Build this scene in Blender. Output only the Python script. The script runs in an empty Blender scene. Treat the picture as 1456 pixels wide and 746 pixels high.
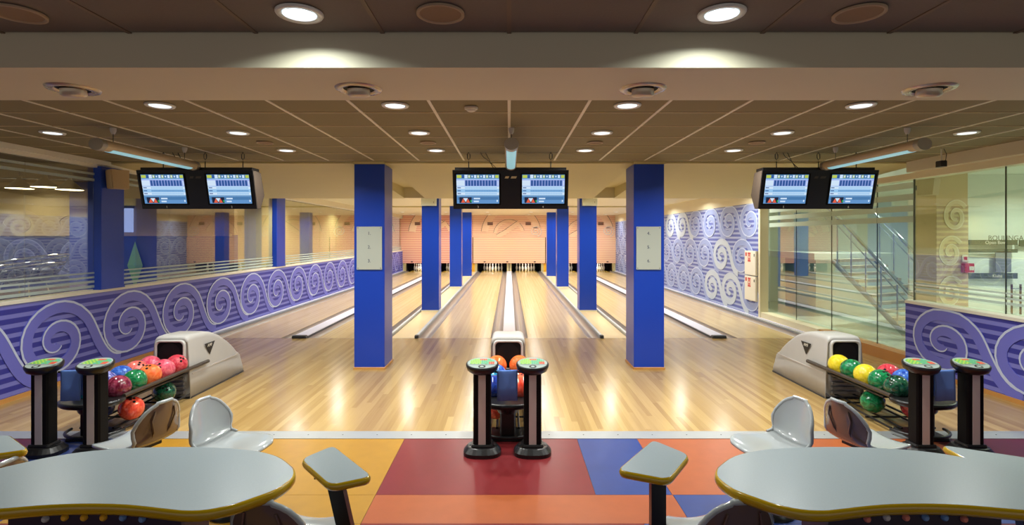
import bpy, math, random
from mathutils import Vector, Matrix
random.seed(7)
S = bpy.context.scene
COL = S.collection
PI = math.pi
# ------------------------------------------------------------------ camera
F, PX0, PY0, CH = 765.0, 724.0, 336.0, 1.79       # focal length in pixels, vanishing point, camera height
cam_d = bpy.data.cameras.new('camera'); cam = bpy.data.objects.new('camera', cam_d); COL.objects.link(cam)
cam.location = (0, 0, CH); cam.rotation_euler = (PI/2, 0, 0)
cam_d.sensor_width = 36; cam_d.lens = 36*F/1456
cam_d.shift_x = (728-PX0)/1456; cam_d.shift_y = (PY0-373)/1456
cam_d.clip_start = .05; cam_d.clip_end = 200
S.camera = cam
def at(px, py, Y):            # the point at depth Y in the direction of a pixel
    return Vector(((px-PX0)*Y/F, Y, CH-(py-PY0)*Y/F))
def onz(px, py, z):           # the point on a level at height z in the direction of a pixel
    Y = (CH-z)*F/(py-PY0); return Vector(((px-PX0)*Y/F, Y, z))
# ------------------------------------------------------------------ world, exposure
w = bpy.data.worlds.new('world'); S.world = w; w.use_nodes = True
w.node_tree.nodes['Background'].inputs[0].default_value = (1, .96, .90, 1)
w.node_tree.nodes['Background'].inputs[1].default_value = .45
vs = S.view_settings
vs.view_transform = 'Standard'; vs.look = 'None'; vs.gamma = 1; vs.exposure = 0.0; vs.use_curve_mapping = False
# lamp strengths (each lamp's light is made in the lamp's own builder)
PW_MAIN, PW_LANE, PW_PIN, PW_FRONT, PW_SIDE = 21, 34, 9, 6, 50
# ------------------------------------------------------------------ materials
def lin(c):
    c = c/255.0
    return c/12.92 if c <= .04045 else ((c+.055)/1.055)**2.4
def rgb(r, g, b): return (lin(r), lin(g), lin(b), 1)
MATS = {}
def mat(name, c, rough=.5, metal=0, spec=.5, coat=0, emit=None, es=0, var=0, vscale=20, bump=0, bscale=60):
    if name in MATS: return MATS[name]
    m = bpy.data.materials.new(name); m.use_nodes = True; nt = m.node_tree
    b = nt.nodes['Principled BSDF']
    b.inputs['Base Color'].default_value = c; b.inputs['Roughness'].default_value = rough
    b.inputs['Metallic'].default_value = metal; b.inputs['Specular IOR Level'].default_value = spec
    b.inputs['Coat Weight'].default_value = coat; b.inputs['Coat Roughness'].default_value = .08
    if emit: b.inputs['Emission Color'].default_value = emit; b.inputs['Emission Strength'].default_value = es
    if var or bump:
        tc = nt.nodes.new('ShaderNodeTexCoord'); nz = nt.nodes.new('ShaderNodeTexNoise')
        nz.inputs['Scale'].default_value = vscale if var else bscale; nz.inputs['Detail'].default_value = 4
        nt.links.new(tc.outputs['Object'], nz.inputs['Vector'])
        if var:
            mx = nt.nodes.new('ShaderNodeMix'); mx.data_type = 'RGBA'
            mx.inputs['A'].default_value = tuple(max(0, v*(1-var)) for v in c[:3])+(1,)
            mx.inputs['B'].default_value = tuple(min(1, v*(1+var)) for v in c[:3])+(1,)
            nt.links.new(nz.outputs['Fac'], mx.inputs['Factor']); nt.links.new(mx.outputs['Result'], b.inputs['Base Color'])
        if bump:
            bp = nt.nodes.new('ShaderNodeBump'); bp.inputs['Strength'].default_value = bump; bp.inputs['Distance'].default_value = .01
            nt.links.new(nz.outputs['Fac'], bp.inputs['Height']); nt.links.new(bp.outputs['Normal'], b.inputs['Normal'])
    MATS[name] = m; return m
def nodes_of(name, rough=.5):
    m = mat(name, (.5,.5,.5,1), rough); nt = m.node_tree
    return m, nt, nt.nodes['Principled BSDF'], nt.nodes.new, nt.links.new
def ramp(nt, stops, interp='LINEAR'):
    r = nt.nodes.new('ShaderNodeValToRGB'); cr = r.color_ramp; cr.interpolation = interp
    while len(cr.elements) < len(stops): cr.elements.new(.5)
    for e, (p, c) in zip(cr.elements, stops): e.position = p; e.color = c
    return r
def wood(name, dark, light, pitch, rough, length=2.2, dirt=.15):
    m, nt, b, N, L = nodes_of(name, rough)
    ge = N('ShaderNodeNewGeometry'); sp = N('ShaderNodeSeparateXYZ'); L(ge.outputs['Position'], sp.inputs[0])
    d = N('ShaderNodeMath'); d.operation = 'DIVIDE'; L(sp.outputs['X'], d.inputs[0]); d.inputs[1].default_value = pitch
    fl = N('ShaderNodeMath'); fl.operation = 'FLOOR'; L(d.outputs[0], fl.inputs[0])
    wn0 = N('ShaderNodeTexWhiteNoise'); wn0.noise_dimensions = '1D'; L(fl.outputs[0], wn0.inputs['W'])
    y = N('ShaderNodeMath'); y.operation = 'MULTIPLY_ADD'; L(wn0.outputs['Value'], y.inputs[0]); y.inputs[1].default_value = 7.0
    y2 = N('ShaderNodeMath'); y2.operation = 'DIVIDE'; L(sp.outputs['Y'], y2.inputs[0]); y2.inputs[1].default_value = length
    L(y2.outputs[0], y.inputs[2])
    fy = N('ShaderNodeMath'); fy.operation = 'FLOOR'; L(y.outputs[0], fy.inputs[0])
    cb = N('ShaderNodeCombineXYZ'); L(fl.outputs[0], cb.inputs[0]); L(fy.outputs[0], cb.inputs[1])
    wn = N('ShaderNodeTexWhiteNoise'); wn.noise_dimensions = '2D'; L(cb.outputs[0], wn.inputs['Vector'])
    mp = N('ShaderNodeMapping'); mp.inputs['Scale'].default_value = (90, 2.5, 1); L(ge.outputs['Position'], mp.inputs['Vector'])
    nz = N('ShaderNodeTexNoise'); nz.inputs['Scale'].default_value = 1; nz.inputs['Detail'].default_value = 5; L(mp.outputs[0], nz.inputs['Vector'])
    ad = N('ShaderNodeMath'); ad.operation = 'MULTIPLY_ADD'; L(wn.outputs['Value'], ad.inputs[0]); ad.inputs[1].default_value = .6
    a2 = N('ShaderNodeMath'); a2.operation = 'MULTIPLY'; L(nz.outputs['Fac'], a2.inputs[0]); a2.inputs[1].default_value = .4; L(a2.outputs[0], ad.inputs[2])
    r = ramp(nt, [(.1, dark), (.9, light)]); L(ad.outputs[0], r.inputs[0]); L(r.outputs[0], b.inputs['Base Color'])
    b.inputs['Specular IOR Level'].default_value = .45
    return m
def stripes(name, c1, c2, period, duty=.45, axis='Z', rough=.5, c3=None, fade=None):
    m, nt, b, N, L = nodes_of(name, rough)
    ge = N('ShaderNodeNewGeometry'); sp = N('ShaderNodeSeparateXYZ'); L(ge.outputs['Position'], sp.inputs[0])
    d = N('ShaderNodeMath'); d.operation = 'DIVIDE'; L(sp.outputs[axis], d.inputs[0]); d.inputs[1].default_value = period
    fr = N('ShaderNodeMath'); fr.operation = 'FRACT'; L(d.outputs[0], fr.inputs[0])
    r = ramp(nt, [(0, c1), (1-duty-.04, c1), (1-duty, c2), (.96, c2), (1, c1)]); L(fr.outputs[0], r.inputs[0])
    out = r.outputs[0]
    nz = N('ShaderNodeTexNoise'); nz.inputs['Scale'].default_value = .55; nz.inputs['Detail'].default_value = 2; L(ge.outputs['Position'], nz.inputs['Vector'])
    if c3:
        rr = ramp(nt, [(.38, (0,0,0,1)), (.62, (1,1,1,1))]); L(nz.outputs['Fac'], rr.inputs[0])
        mx = N('ShaderNodeMix'); mx.data_type = 'RGBA'; L(rr.outputs[0], mx.inputs['Factor']); L(out, mx.inputs['A'])
        r2 = ramp(nt, [(0, c3), (1-duty-.04, c3), (1-duty, c2), (.96, c2), (1, c3)]); L(fr.outputs[0], r2.inputs[0]); L(r2.outputs[0], mx.inputs['B'])
        out = mx.outputs['Result']
    L(out, b.inputs['Base Color']); return m
def marble(name, c1, c2, scale=14, rough=.08):
    m, nt, b, N, L = nodes_of(name, rough)
    tc = N('ShaderNodeTexCoord'); nz = N('ShaderNodeTexNoise'); nz.inputs['Scale'].default_value = scale; nz.inputs['Detail'].default_value = 3; nz.inputs['Distortion'].default_value = 2.5
    L(tc.outputs['Object'], nz.inputs['Vector']); r = ramp(nt, [(.38, c1), (.62, c2)]); L(nz.outputs['Fac'], r.inputs[0]); L(r.outputs[0], b.inputs['Base Color'])
    b.inputs['Coat Weight'].default_value = .5; return m
def glass(name, tint, ior=1.6):
    if name in MATS: return MATS[name]
    m = bpy.data.materials.new(name); m.use_nodes = True; nt = m.node_tree; nt.nodes.clear()
    N, L = nt.nodes.new, nt.links.new
    o = N('ShaderNodeOutputMaterial'); mx = N('ShaderNodeMixShader'); t = N('ShaderNodeBsdfTransparent'); g = N('ShaderNodeBsdfGlossy'); fr = N('ShaderNodeLayerWeight'); pw = N('ShaderNodeMath'); ma = N('ShaderNodeMath')
    t.inputs[0].default_value = tint; g.inputs['Roughness'].default_value = .01; g.inputs['Color'].default_value = (1,1,1,1); fr.inputs[0].default_value = .5
    pw.operation = 'POWER'; pw.inputs[1].default_value = 4.0; L(fr.outputs['Facing'], pw.inputs[0])
    r0 = ((ior-1)/(ior+1))**2; ma.operation = 'MULTIPLY_ADD'; ma.inputs[1].default_value = 1-r0; ma.inputs[2].default_value = r0; L(pw.outputs[0], ma.inputs[0])
    L(ma.outputs[0], mx.inputs[0]); L(t.outputs[0], mx.inputs[1]); L(g.outputs[0], mx.inputs[2]); L(mx.outputs[0], o.inputs[0])
    MATS[name] = m; return m
def frosted(name, c, a):
    if name in MATS: return MATS[name]
    m = mat(name, c, .6); m.node_tree.nodes['Principled BSDF'].inputs['Alpha'].default_value = a; return m
def lamp_mat(name, c, es): return mat(name, c, .4, emit=c, es=es)

M_beige = mat('beige_paint', rgb(202,188,136), .6, var=.03, vscale=3)
M_cream = mat('cream_paint', rgb(224,214,182), .55, var=.03, vscale=3)
M_bulk = mat('bulkhead_paint', rgb(214,204,178), .6, var=.02, vscale=2)
M_tile = mat('ceiling_board', rgb(134,122,90), .8, var=.06, vscale=70, bump=.1, bscale=200)
M_tilef = mat('ceiling_board_taupe', rgb(122,110,100), .8, var=.06, vscale=70, bump=.1, bscale=200)
M_bar = mat('ceiling_bar', rgb(228,218,198), .45)
M_white = mat('white_paint', rgb(228,222,206), .5)
M_blue = mat('column_blue', rgb(18,62,176), .28, var=.05, vscale=2)
M_wood = wood('approach_wood', rgb(152,118,68), rgb(194,162,104), .055, .2)
M_lane = wood('lane_wood', rgb(196,164,108), rgb(218,190,136), .0269, .2, 6)
M_deck = wood('pin_deck_wood', rgb(190,150,62), rgb(214,178,86), .0269, .13, 6)
M_strip = wood('divider_floor', rgb(214,184,132), rgb(228,202,152), .2, .35)
M_base = wood('baseboard_wood', rgb(176,118,54), rgb(204,148,80), .3, .35)
M_alu = mat('aluminium', rgb(196,200,202), .42, metal=.7)
M_chrome = mat('chrome', rgb(225,228,232), .12, metal=1)
M_gut = mat('gutter_grey', rgb(150,136,126), .28, spec=.5, var=.08, vscale=3)
M_cover = mat('track_cover', rgb(228,224,238), .3)
M_black = mat('black_plastic', rgb(20,19,20), .32)
M_blackm = mat('black_matte', rgb(9,9,10), .6, spec=.15)
M_dkgrey = mat('dark_grey', rgb(52,54,58), .35)
M_hood = mat('hood_plastic', rgb(188,185,180), .38, var=.03, vscale=8)
M_silver = mat('console_silver', rgb(200,194,188), .38, metal=.2)
M_shell = mat('chair_shell', rgb(178,184,186), .12, coat=.6)
M_shell_shade = mat('chair_shell_shaded', rgb(112,90,80), .18, coat=.6)  # rear of the grey shell: shade and reflections put into a brown colour
M_lam = mat('table_laminate', rgb(156,170,176), .3, var=.10, vscale=140)
M_yel = mat('yellow_edge', rgb(196,158,10), .2, coat=.5)
M_navy = mat('navy_panel', rgb(22,22,56), .4)
M_sign = mat('sign_plate', rgb(176,182,172), .3)
M_ink = mat('sign_ink', rgb(34,40,80), .5)
M_red = mat('red_sign', rgb(200,50,44), .5)
M_mural = stripes('mural_stripes', rgb(48,50,150), rgb(118,120,200), .105)
M_muralr = stripes('mural_stripes_lit', rgb(92,102,170), rgb(162,172,208), .105)  # mural stripes again, paler: the stronger light is put into the colour
M_swirl = mat('swirl_blue', rgb(108,110,202), .45)
M_swirle = mat('swirl_edge', rgb(196,206,232), .45)
M_swirlp = mat('swirl_pale', rgb(148,162,208), .45)
M_swirlw = mat('swirl_white', rgb(190,200,214), .45)
M_swirlb = mat('swirl_beige', rgb(176,150,112), .5)
M_mask = stripes('mask_stripes', rgb(244,204,168), rgb(232,166,144), .092, .38, c3=rgb(246,210,164))
M_maskr = stripes('mask_stripes_rose', rgb(242,192,168), rgb(220,130,122), .092, .42, c3=rgb(244,198,156))
M_relief = mat('mask_relief', rgb(244,204,166), .5)
M_reliefs = mat('mask_relief_line', rgb(110,84,84), .5)
M_pin = mat('pin_white', rgb(244,242,236), .18, coat=.4)
M_pinr = mat('pin_red', rgb(190,30,34), .3)
M_glassl = glass('glass_clear', (.95,.96,.90,1), 1.95)
M_glassr = glass('glass_green', (.87,.93,.86,1), 2.0)
M_frost = frosted('frosted_film', rgb(204,218,212), .55)
M_frost2 = frosted('frosted_film_broad', rgb(212,226,210), .62)
M_towel = mat('towel_blue', rgb(98,136,212), .9, bump=.5, bscale=300)
M_lampw = lamp_mat('lamp_glow', (.78,.90,.98,1), 1.25)
M_lamprim = mat('lamp_rim', rgb(226,226,220), .3)
M_tubeglow = lamp_mat('tube_glow', (.30,.60,.70,1), .6)
M_tubebody = mat('tube_body', rgb(196,176,140), .4)

# ------------------------------------------------------------------ mesh helpers
class MB:
    def __init__(s): s.v = []; s.f = []; s.m = []; s.mats = []; s.sm = []
    def mi(s, m):
        if m not in s.mats: s.mats.append(m)
        return s.mats.index(m)
    def add(s, vs, fs, m, smooth=False, mx=None):
        o = len(s.v); k = s.mi(m)
        for p in vs: s.v.append(tuple(mx @ Vector(p)) if mx is not None else tuple(p))
        for f in fs: s.f.append(tuple(i+o for i in f)); s.m.append(k); s.sm.append(smooth)
        return s
    def box(s, x0, x1, y0, y1, z0, z1, m, mx=None):
        vs = [(x,y,z) for z in (z0,z1) for y in (y0,y1) for x in (x0,x1)]
        return s.add(vs, [(0,2,3,1),(4,5,7,6),(0,1,5,4),(2,6,7,3),(0,4,6,2),(1,3,7,5)], m, False, mx)
    def bbox(s, x0, x1, y0, y1, z0, z1, m, b=.01, mx=None):      # box with chamfered vertical and top edges
        ring = lambda i, z: [(x0+i,y0+b,z),(x0+b,y0+i,z),(x1-b,y0+i,z),(x1-i,y0+b,z),(x1-i,y1-b,z),(x1-b,y1-i,z),(x0+b,y1-i,z),(x0+i,y1-b,z)]
        return s.loft([ring(0,z0), ring(0,z1-b), ring(b*.6,z1)], m, True, False, mx)
    def loft(s, rings, m, caps=True, smooth=False, mx=None):
        n = len(rings[0]); vs = [p for r in rings for p in r]; fs = []
        for k in range(len(rings)-1):
            for i in range(n):
                j = (i+1) % n; fs.append((k*n+i, k*n+j, (k+1)*n+j, (k+1)*n+i))
        s.add(vs, fs, m, smooth, mx)
        if caps:
            s.add(rings[0], [tuple(range(n))[::-1]], m, False, mx); s.add(rings[-1], [tuple(range(n))], m, False, mx)
        return s
    def lathe(s, prof, m, n=20, c=(0,0,0), smooth=True, mx=None, caps=True, sx=1, sy=1):
        rings = [[(c[0]+r*sx*math.cos(2*PI*i/n), c[1]+r*sy*math.sin(2*PI*i/n), c[2]+z) for i in range(n)] for r, z in prof]
        return s.loft(rings, m, caps, smooth, mx)
    def prism(s, poly, z0, z1, m, mx=None, top=None):     # polygon in XY extruded along Z
        n = len(poly)
        a = [(x,y,z0) for x,y in poly]; b = [(x,y,z1) for x,y in poly]
        s.add(a+b, [(i,(i+1)%n,n+(i+1)%n,n+i) for i in range(n)], m, False, mx)
        s.add(a, [tuple(range(n))[::-1]], m, False, mx); s.add(b, [tuple(range(n))], top or m, False, mx)
        return s
    def tube(s, pts, r, m, n=8, caps=True):
        pts = [Vector(p) for p in pts]; rings = []
        for i, p in enumerate(pts):
            t = (pts[min(i+1,len(pts)-1)]-pts[max(i-1,0)]).normalized()
            up = Vector((0,0,1)) if abs(t.z) < .9 else Vector((0,1,0))
            a = t.cross(up).normalized(); b = a.cross(t)
            rr = r[i] if isinstance(r, (list,tuple)) else r
            rings.append([tuple(p+a*rr*math.cos(2*PI*k/n)+b*rr*math.sin(2*PI*k/n)) for k in range(n)])
        return s.loft(rings, m, caps, True)
    def sphere(s, c, r, m, nu=24, nv=14):
        prof = [(r*math.sin(PI*j/nv), -r*math.cos(PI*j/nv)) for j in range(1, nv)]
        s.lathe(prof, m, nu, c, True, caps=False)
        n = nu; bot = [(c[0]+prof[0][0]*math.cos(2*PI*i/n), c[1]+prof[0][0]*math.sin(2*PI*i/n), c[2]+prof[0][1]) for i in range(n)]
        s.add(bot+[(c[0],c[1],c[2]-r)], [((i+1)%n, i, n) for i in range(n)], m, True)
        top = [(x,y,2*c[2]-z) for x,y,z in bot]
        s.add(top+[(c[0],c[1],c[2]+r)], [(i,(i+1)%n,n) for i in range(n)], m, True)
        return s
    def quad(s, pts, m): return s.add(pts, [tuple(range(len(pts)))], m)
    def mesh(s, name):
        me = bpy.data.meshes.new(name); me.from_pydata(s.v, [], s.f)
        for m in s.mats: me.materials.append(m)
        me.polygons.foreach_set('material_index', s.m); me.polygons.foreach_set('use_smooth', s.sm); me.update()
        return me
    def build(s, name, parent=None, loc=None, **k):
        return mk(name, s.mesh(name), parent, loc, **k)
def mk(name, me, parent=None, loc=None, label=None, cat=None, group=None, kind=None, rz=0):
    o = bpy.data.objects.new(name, me); COL.objects.link(o)
    if parent is not None: o.parent = parent
    if loc is not None: o.location = loc
    if rz: o.rotation_euler.z = rz
    if label: o['label'] = label
    if cat: o['category'] = cat
    if group: o['group'] = group
    if kind: o['kind'] = kind
    return o
def thing(name, label, cat, loc=(0,0,0), rz=0, group=None): return mk(name, None, None, loc, label, cat, group, None, rz)
def struct(name, mb, label=None, parent=None): return mb.build(name, parent, kind='structure', label=label)
def copy_tree(o, parent=None):
    c = o.copy(); COL.objects.link(c); c.parent = parent
    for ch in o.children: copy_tree(ch, c)
    return c
def relabel(o, label, group=None):
    o['label'] = label
    if group: o['group'] = group
    return o
_fc = {}
def text_mesh(mb, txt, size, m, mx, depth=.0008, align='CENTER'):
    cu = bpy.data.curves.new('lettering', 'FONT'); cu.body = txt; cu.size = size; cu.align_x = align; cu.align_y = 'CENTER'; cu.extrude = depth; cu.resolution_u = 3
    o = bpy.data.objects.new('lettering', cu); COL.objects.link(o)
    dg = bpy.context.evaluated_depsgraph_get(); dg.update(); me = o.evaluated_get(dg).to_mesh()
    mb.add([tuple(v.co) for v in me.vertices], [tuple(p.vertices) for p in me.polygons], m, False, mx)
    o.evaluated_get(dg).to_mesh_clear(); bpy.data.objects.remove(o); bpy.data.curves.remove(cu)
def disk_light(name, parent, loc, power, size, color=(.98,1,.95), spread=150, rot=(0,0,0)):
    l = bpy.data.lights.new(name, 'AREA'); l.shape = 'DISK'; l.size = size; l.energy = power; l.color = color; l.spread = math.radians(spread)
    o = bpy.data.objects.new(name, l); COL.objects.link(o); o.parent = parent; o.location = loc; o.rotation_euler = rot
    return o
def spiral_pts(cu, cv, ru, rv, turns, a0, sgn, n=46, inner=.07):
    P = []
    for i in range(n+1):
        t = i/n; a = a0+sgn*turns*2*PI*t; k = inner+(1-inner)*t
        P.append((cu+ru*k*math.cos(a), cv+rv*k*math.sin(a)))
    return P
def ribbon(mb, pts, wd, place, m, me, d=.006, edge=.2):
    n = len(pts); Lr = []
    for i in range(n):
        a, b = pts[max(i-1,0)], pts[min(i+1,n-1)]; tx, ty = b[0]-a[0], b[1]-a[1]; l = math.hypot(tx,ty) or 1
        ww = (wd(i/(n-1)) if callable(wd) else wd)/2
        nx, ny = -ty/l*ww, tx/l*ww
        Lr.append(((pts[i][0]+nx, pts[i][1]+ny), (pts[i][0]-nx, pts[i][1]-ny)))
    V = []; Fc = []
    for l, r in Lr: V += [place(l[0],l[1],0), place(l[0],l[1],d), place(r[0],r[1],d), place(r[0],r[1],0)]
    for i in range(n-1):
        a, b = 4*i, 4*i+4
        Fc += [(a,b,b+1,a+1),(a+1,b+1,b+2,a+2),(a+2,b+2,b+3,a+3)]
    mb.add(V, Fc, m)
    V = []; Fc = []
    for l, r in Lr:
        q = (l[0]+(r[0]-l[0])*edge, l[1]+(r[1]-l[1])*edge)
        V += [place(l[0],l[1],d+.002), place(q[0],q[1],d+.002)]
    for i in range(n-1): Fc.append((2*i, 2*i+2, 2*i+3, 2*i+1))
    mb.add(V, Fc, me)

# ================================================================== THE SETTING
FOUL, STRIP0, STRIP1 = 9.46, 4.76, 4.94
ZC, XW = 2.80, 5.42                # tile ceiling, side walls
PAIR = 3.70                        # spacing of the lane pairs
# seating floor of coloured vinyl pieces
fl = struct('floor', MB().box(-9, 9, -4, STRIP0, -.10, -.004, M_dkgrey))
VC = {'yellow': rgb(170,124,34), 'red': rgb(120,34,38), 'orange': rgb(166,86,46), 'blue': rgb(46,66,128), 'maroon': rgb(94,24,36)}
for k, c in VC.items(): mat('vinyl_'+k, c, .34, var=.13, vscale=9)
def panel(x0, x1, y0, y1, c): MB().box(x0+.0015, x1-.0015, y0+.0015, y1-.0015, -.004, 0, MATS['vinyl_'+c]).build('floor_panel', fl)
for x0, x1, c in ((-5.42,-3.95,'maroon'),(-3.95,-3.47,'blue'),(-3.47,-.926,'yellow'),(-.926,.60,'red'),(.60,1.13,'blue'),(1.13,3.72,'orange'),(3.72,5.45,'maroon')): panel(x0,x1,3.73,STRIP0,c)
for x0, x1, c in ((-5.42,-3.2,'blue'),(-3.2,-.926,'yellow'),(-.926,1.135,'orange'),(1.135,3.2,'blue'),(3.2,5.45,'orange')): panel(x0,x1,3.355,3.73,c)
for x0, x1, c in ((-5.42,-2.6,'red'),(-2.6,-.926,'yellow'),(-.926,.84,'red'),(.84,2.6,'blue'),(2.6,5.45,'maroon')): panel(x0,x1,1.6,3.355,c)
for x0, x1, c in ((-5.42,-1.6,'orange'),(-1.6,1.4,'blue'),(1.4,5.45,'yellow')): panel(x0,x1,-1.5,1.6,c)
# metal strip
tr = struct('trim_1', MB().box(-5.42, 5.45, STRIP0, STRIP1, -.05, .004, M_alu))
sb = MB()
for k in range(-17, 18): sb.lathe([(.006,.004),(.005,.006)], M_dkgrey, 8, (k*.31+.05, 4.85, 0))
sb.build('screw_heads', tr)['kind'] = 'stuff'
# approach and lane base
struct('floor_approach', MB().box(-XW, XW+.03, STRIP1, FOUL, -.1, 0, M_wood))
struct('floor_lane_base', MB().box(-XW-.3, XW+.3, FOUL, 30, -.16, -.10, M_dkgrey))
for s in (-1, 1):
    struct('floor_divider', MB().box(min(s*1.66,s*2.09), max(s*1.66,s*2.09), FOUL, 27.35, -.10, 0, M_strip))
struct('trim_2', MB().box(-XW, XW, FOUL, FOUL+.02, -.1, .0006, mat('foul_line', rgb(150,120,84), .3)))
# ceiling: slab, boards in a bar grid
ce = struct('ceiling', MB().box(-XW, XW+.05, 3.2, 7.3, ZC+.02, ZC+.1, M_dkgrey))
ceb = MB().box(-.294, .294, -.266, .266, 0, .014, M_tile).mesh('ceiling_panel')
YB = [3.30+.545*i for i in range(8)]
for i in range(-9, 9):
    for j in range(7):
        cx = i*.6+.3; o = mk('ceiling_panel', ceb, ce, (cx, (YB[j]+YB[j+1])/2, ZC+.003))
lb = MB().box(-.012, .012, 3.3, 7.15, 0, .006, M_bar).mesh('ceiling_bar')
for i in range(-8, 9): mk('ceiling_bar', lb, ce, (i*.6, 0, ZC-.003))
cbm = MB().box(-XW, XW, -.007, .007, 0, .005, mat('ceiling_bar_dim', rgb(196,176,138), .5)).mesh('ceiling_bar')
for y in YB[1:]: mk('ceiling_bar', cbm, ce, (0, y, ZC-.002))
MB().box(-XW, XW+.03, 7.12, 7.3, ZC-.002, ZC+.02, M_tile).build('ceiling_edge', ce)
cf = struct('ceiling_front', MB().box(-9, 9, -4, 2.7, ZC+.02, ZC+.1, M_tilef))
cfm = MB().box(-.308, .308, -.296, .296, 0, .014, M_tilef).mesh('ceiling_panel')
for i in range(-6, 6):
    for j in range(3): mk('ceiling_panel', cfm, cf, (i*.63+.315, 2.37-.6*j, ZC+.003))
fbm = MB().box(-.010, .010, .9, 2.68, 0, .006, mat('ceiling_bar_brown', rgb(120,100,80), .5)).mesh('ceiling_bar')
for i in range(-6, 7): mk('ceiling_bar', fbm, cf, (i*.63, 0, ZC-.001))
# beam between the two ceilings
struct('ceiling_beam', MB().box(-9, 9, 2.68, 3.32, 2.63, 2.95, M_bulk))
# sloping soffits over the foul line, one per bay, with recesses in line with the columns
def soffit(x0, x1):
    poly = [(7.3,2.78),(10.85,2.555),(10.85,2.95),(7.3,2.95)]
    mx = Matrix(((0,0,1,0),(1,0,0,0),(0,1,0,0),(0,0,0,1)))
    struct('ceiling_soffit', MB().prism(poly, x0, x1, M_beige, mx))
soffit(-XW-.1, -2.10); soffit(-1.69, 1.69); soffit(2.10, XW+.2)
for s in (-1,1): struct('ceiling_recess', MB().box(min(s*1.69,s*2.1), max(s*1.69,s*2.1), 7.25, 10.85, 2.765, 2.95, M_beige).box(min(s*1.69,s*2.1), max(s*1.69,s*2.1), 10.75, 10.85, 2.56, 2.77, M_cream))
struct('ceiling_lanes', MB().box(-XW-.2, XW+.4, 10.85, 30, 2.86, 2.95, M_cream))
struct('ceiling_lane_beam', MB().box(-XW, XW, 18.95, 19.25, 2.82, 2.86, M_beige))
# left wall: low mural wall, cap, glazing
X0 = -XW
wl = struct('wall_left', MB().box(X0-.16, X0, -1, 28, 0, 1.05, M_mural))
MB().box(X0-.18, X0+.012, -1, 28, 1.05, 1.085, M_white).build('wall_cap', wl)
struct('baseboard_left', MB().box(X0, X0+.016, STRIP1, FOUL, 0, .05, M_base))
struct('trim_3', MB().box(X0+.0, X0+.10, FOUL, 27.4, -.1, .03, M_alu).box(X0+.0, X0+.03, FOUL, 27.4, .03, .045, M_cover))
plL = lambda u, v, d: (X0+d, u, v)
def swirl_set(parent, place, centers, ru, rv, wd, pitch, tail=True, z0=0, z1=9, turns=1.75, u1=99):
    for k, (cu, cv, mm, mme) in enumerate(centers):
        b = MB(); ae = math.radians(35); P = spiral_pts(cu, cv, ru, rv, turns, ae+turns*2*PI, -1, 44, .10)
        if tail:
            e = P[-1]; f = P[-2]; tx, ty = e[0]-f[0], e[1]-f[1]; l = math.hypot(tx,ty)
            A = (e[0]+tx/l*rv*.5, e[1]+ty/l*rv*.5); D = (cu+pitch*.86, cv-rv*.93); B = (D[0]-pitch*.30, D[1])
            for t in range(1, 13):
                q = t/12; c0, c1, c2, c3 = (1-q)**3, 3*q*(1-q)**2, 3*q*q*(1-q), q**3
                P.append((c0*e[0]+c1*A[0]+c2*B[0]+c3*D[0], c0*e[1]+c1*A[1]+c2*B[1]+c3*D[1]))
        P = [(u, min(max(v, z0+wd*.5), z1-wd*.5)) for u, v in P if u < u1-wd*.5]
        ribbon(b, P, lambda t: wd*(.55+.45*min(1,t*3)), place, mm, mme, .006+.0025*(k%3), .17)
        b.build('swirl', parent)
cs = [(4.0+1.22*i, .53, M_swirl, M_swirle) for i in range(19)]
swirl_set(wl, plL, cs, .52, .45, .15, 1.22, True, 0, 1.05)
# glass of the left wall in panes
wi = mk('window_1', MB().box(X0-.10, X0-.03, -1, 28, 2.70, ZC, M_white).mesh('window_1'), kind='structure')
MB().box(X0-.12, X0+.02, -1, 7.3, 2.74, ZC, M_white).build('header_trim', wi)
MB().box(X0-.2, X0, 10.85, 28, 2.72, 2.9, M_cream).build('header_trim', wi)
yl = [-1, .8, 2.2, 3.6, 5.0, 6.1, 7.3, 8.70, 9.98, 11.3, 12.7, 14.2, 15.6, 17.1, 18.7, 20.4, 22.2, 24, 26, 28]
for a, b in zip(yl, yl[1:]):
    g = MB().box(X0-.08, X0-.07, a+.003, b-.003, 1.085, 2.71, M_glassl).build('pane', wi)
    for z, h in ((1.115,.035),(1.18,.03),(1.24,.025),(1.30,.02)):
        MB().box(X0-.0695, X0-.068, a+.003, b-.003, z, z+h, M_frost).build('frosted_stripe', g)
    for z, h in ((2.52,.035),(2.60,.03)):
        if b < 8.8: MB().box(X0-.0695, X0-.068, a+.003, b-.003, z, z+h, M_frost).build('frosted_stripe', g)
# right wall: far mural section, plinth, full height glass, low mural section
X1 = XW
wr = struct('wall_right', MB().box(X1, X1+.17, 11.68, 28, 0, 2.53, M_muralr).box(X1-.012, X1+.17, 11.60, 11.68, 0, 2.6, M_cream))
struct('wall_right_fascia', MB().box(X1-.02, X1+.2, 10.85, 28, 2.53, 2.9, M_cream))
struct('trim_4', MB().box(X1-.10, X1-.0, FOUL, 27.4, -.1, .03, M_alu).box(X1-.03, X1, FOUL, 27.4, .03, .045, M_cover))
plR = lambda u, v, d: (X1-d, -u, v)
whites = {(0,5),(0,4),(1,1),(2,2),(2,1)}
cs = []
for r in range(3):
    for i in range(13):
        y = 12.1+1.19*i+(0,.45,-.1)[r]*1.0
        if y < 27.4:
            wq = (r,i) in whites
            cs.append((-y, 2.12-.83*r, M_swirlw if wq else M_swirlp, M_swirlw if wq else M_swirle))
swirl_set(wr, plR, cs, .54, .40, .155, 1.19, True, 0, 2.53, 1.75, -11.66)
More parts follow.
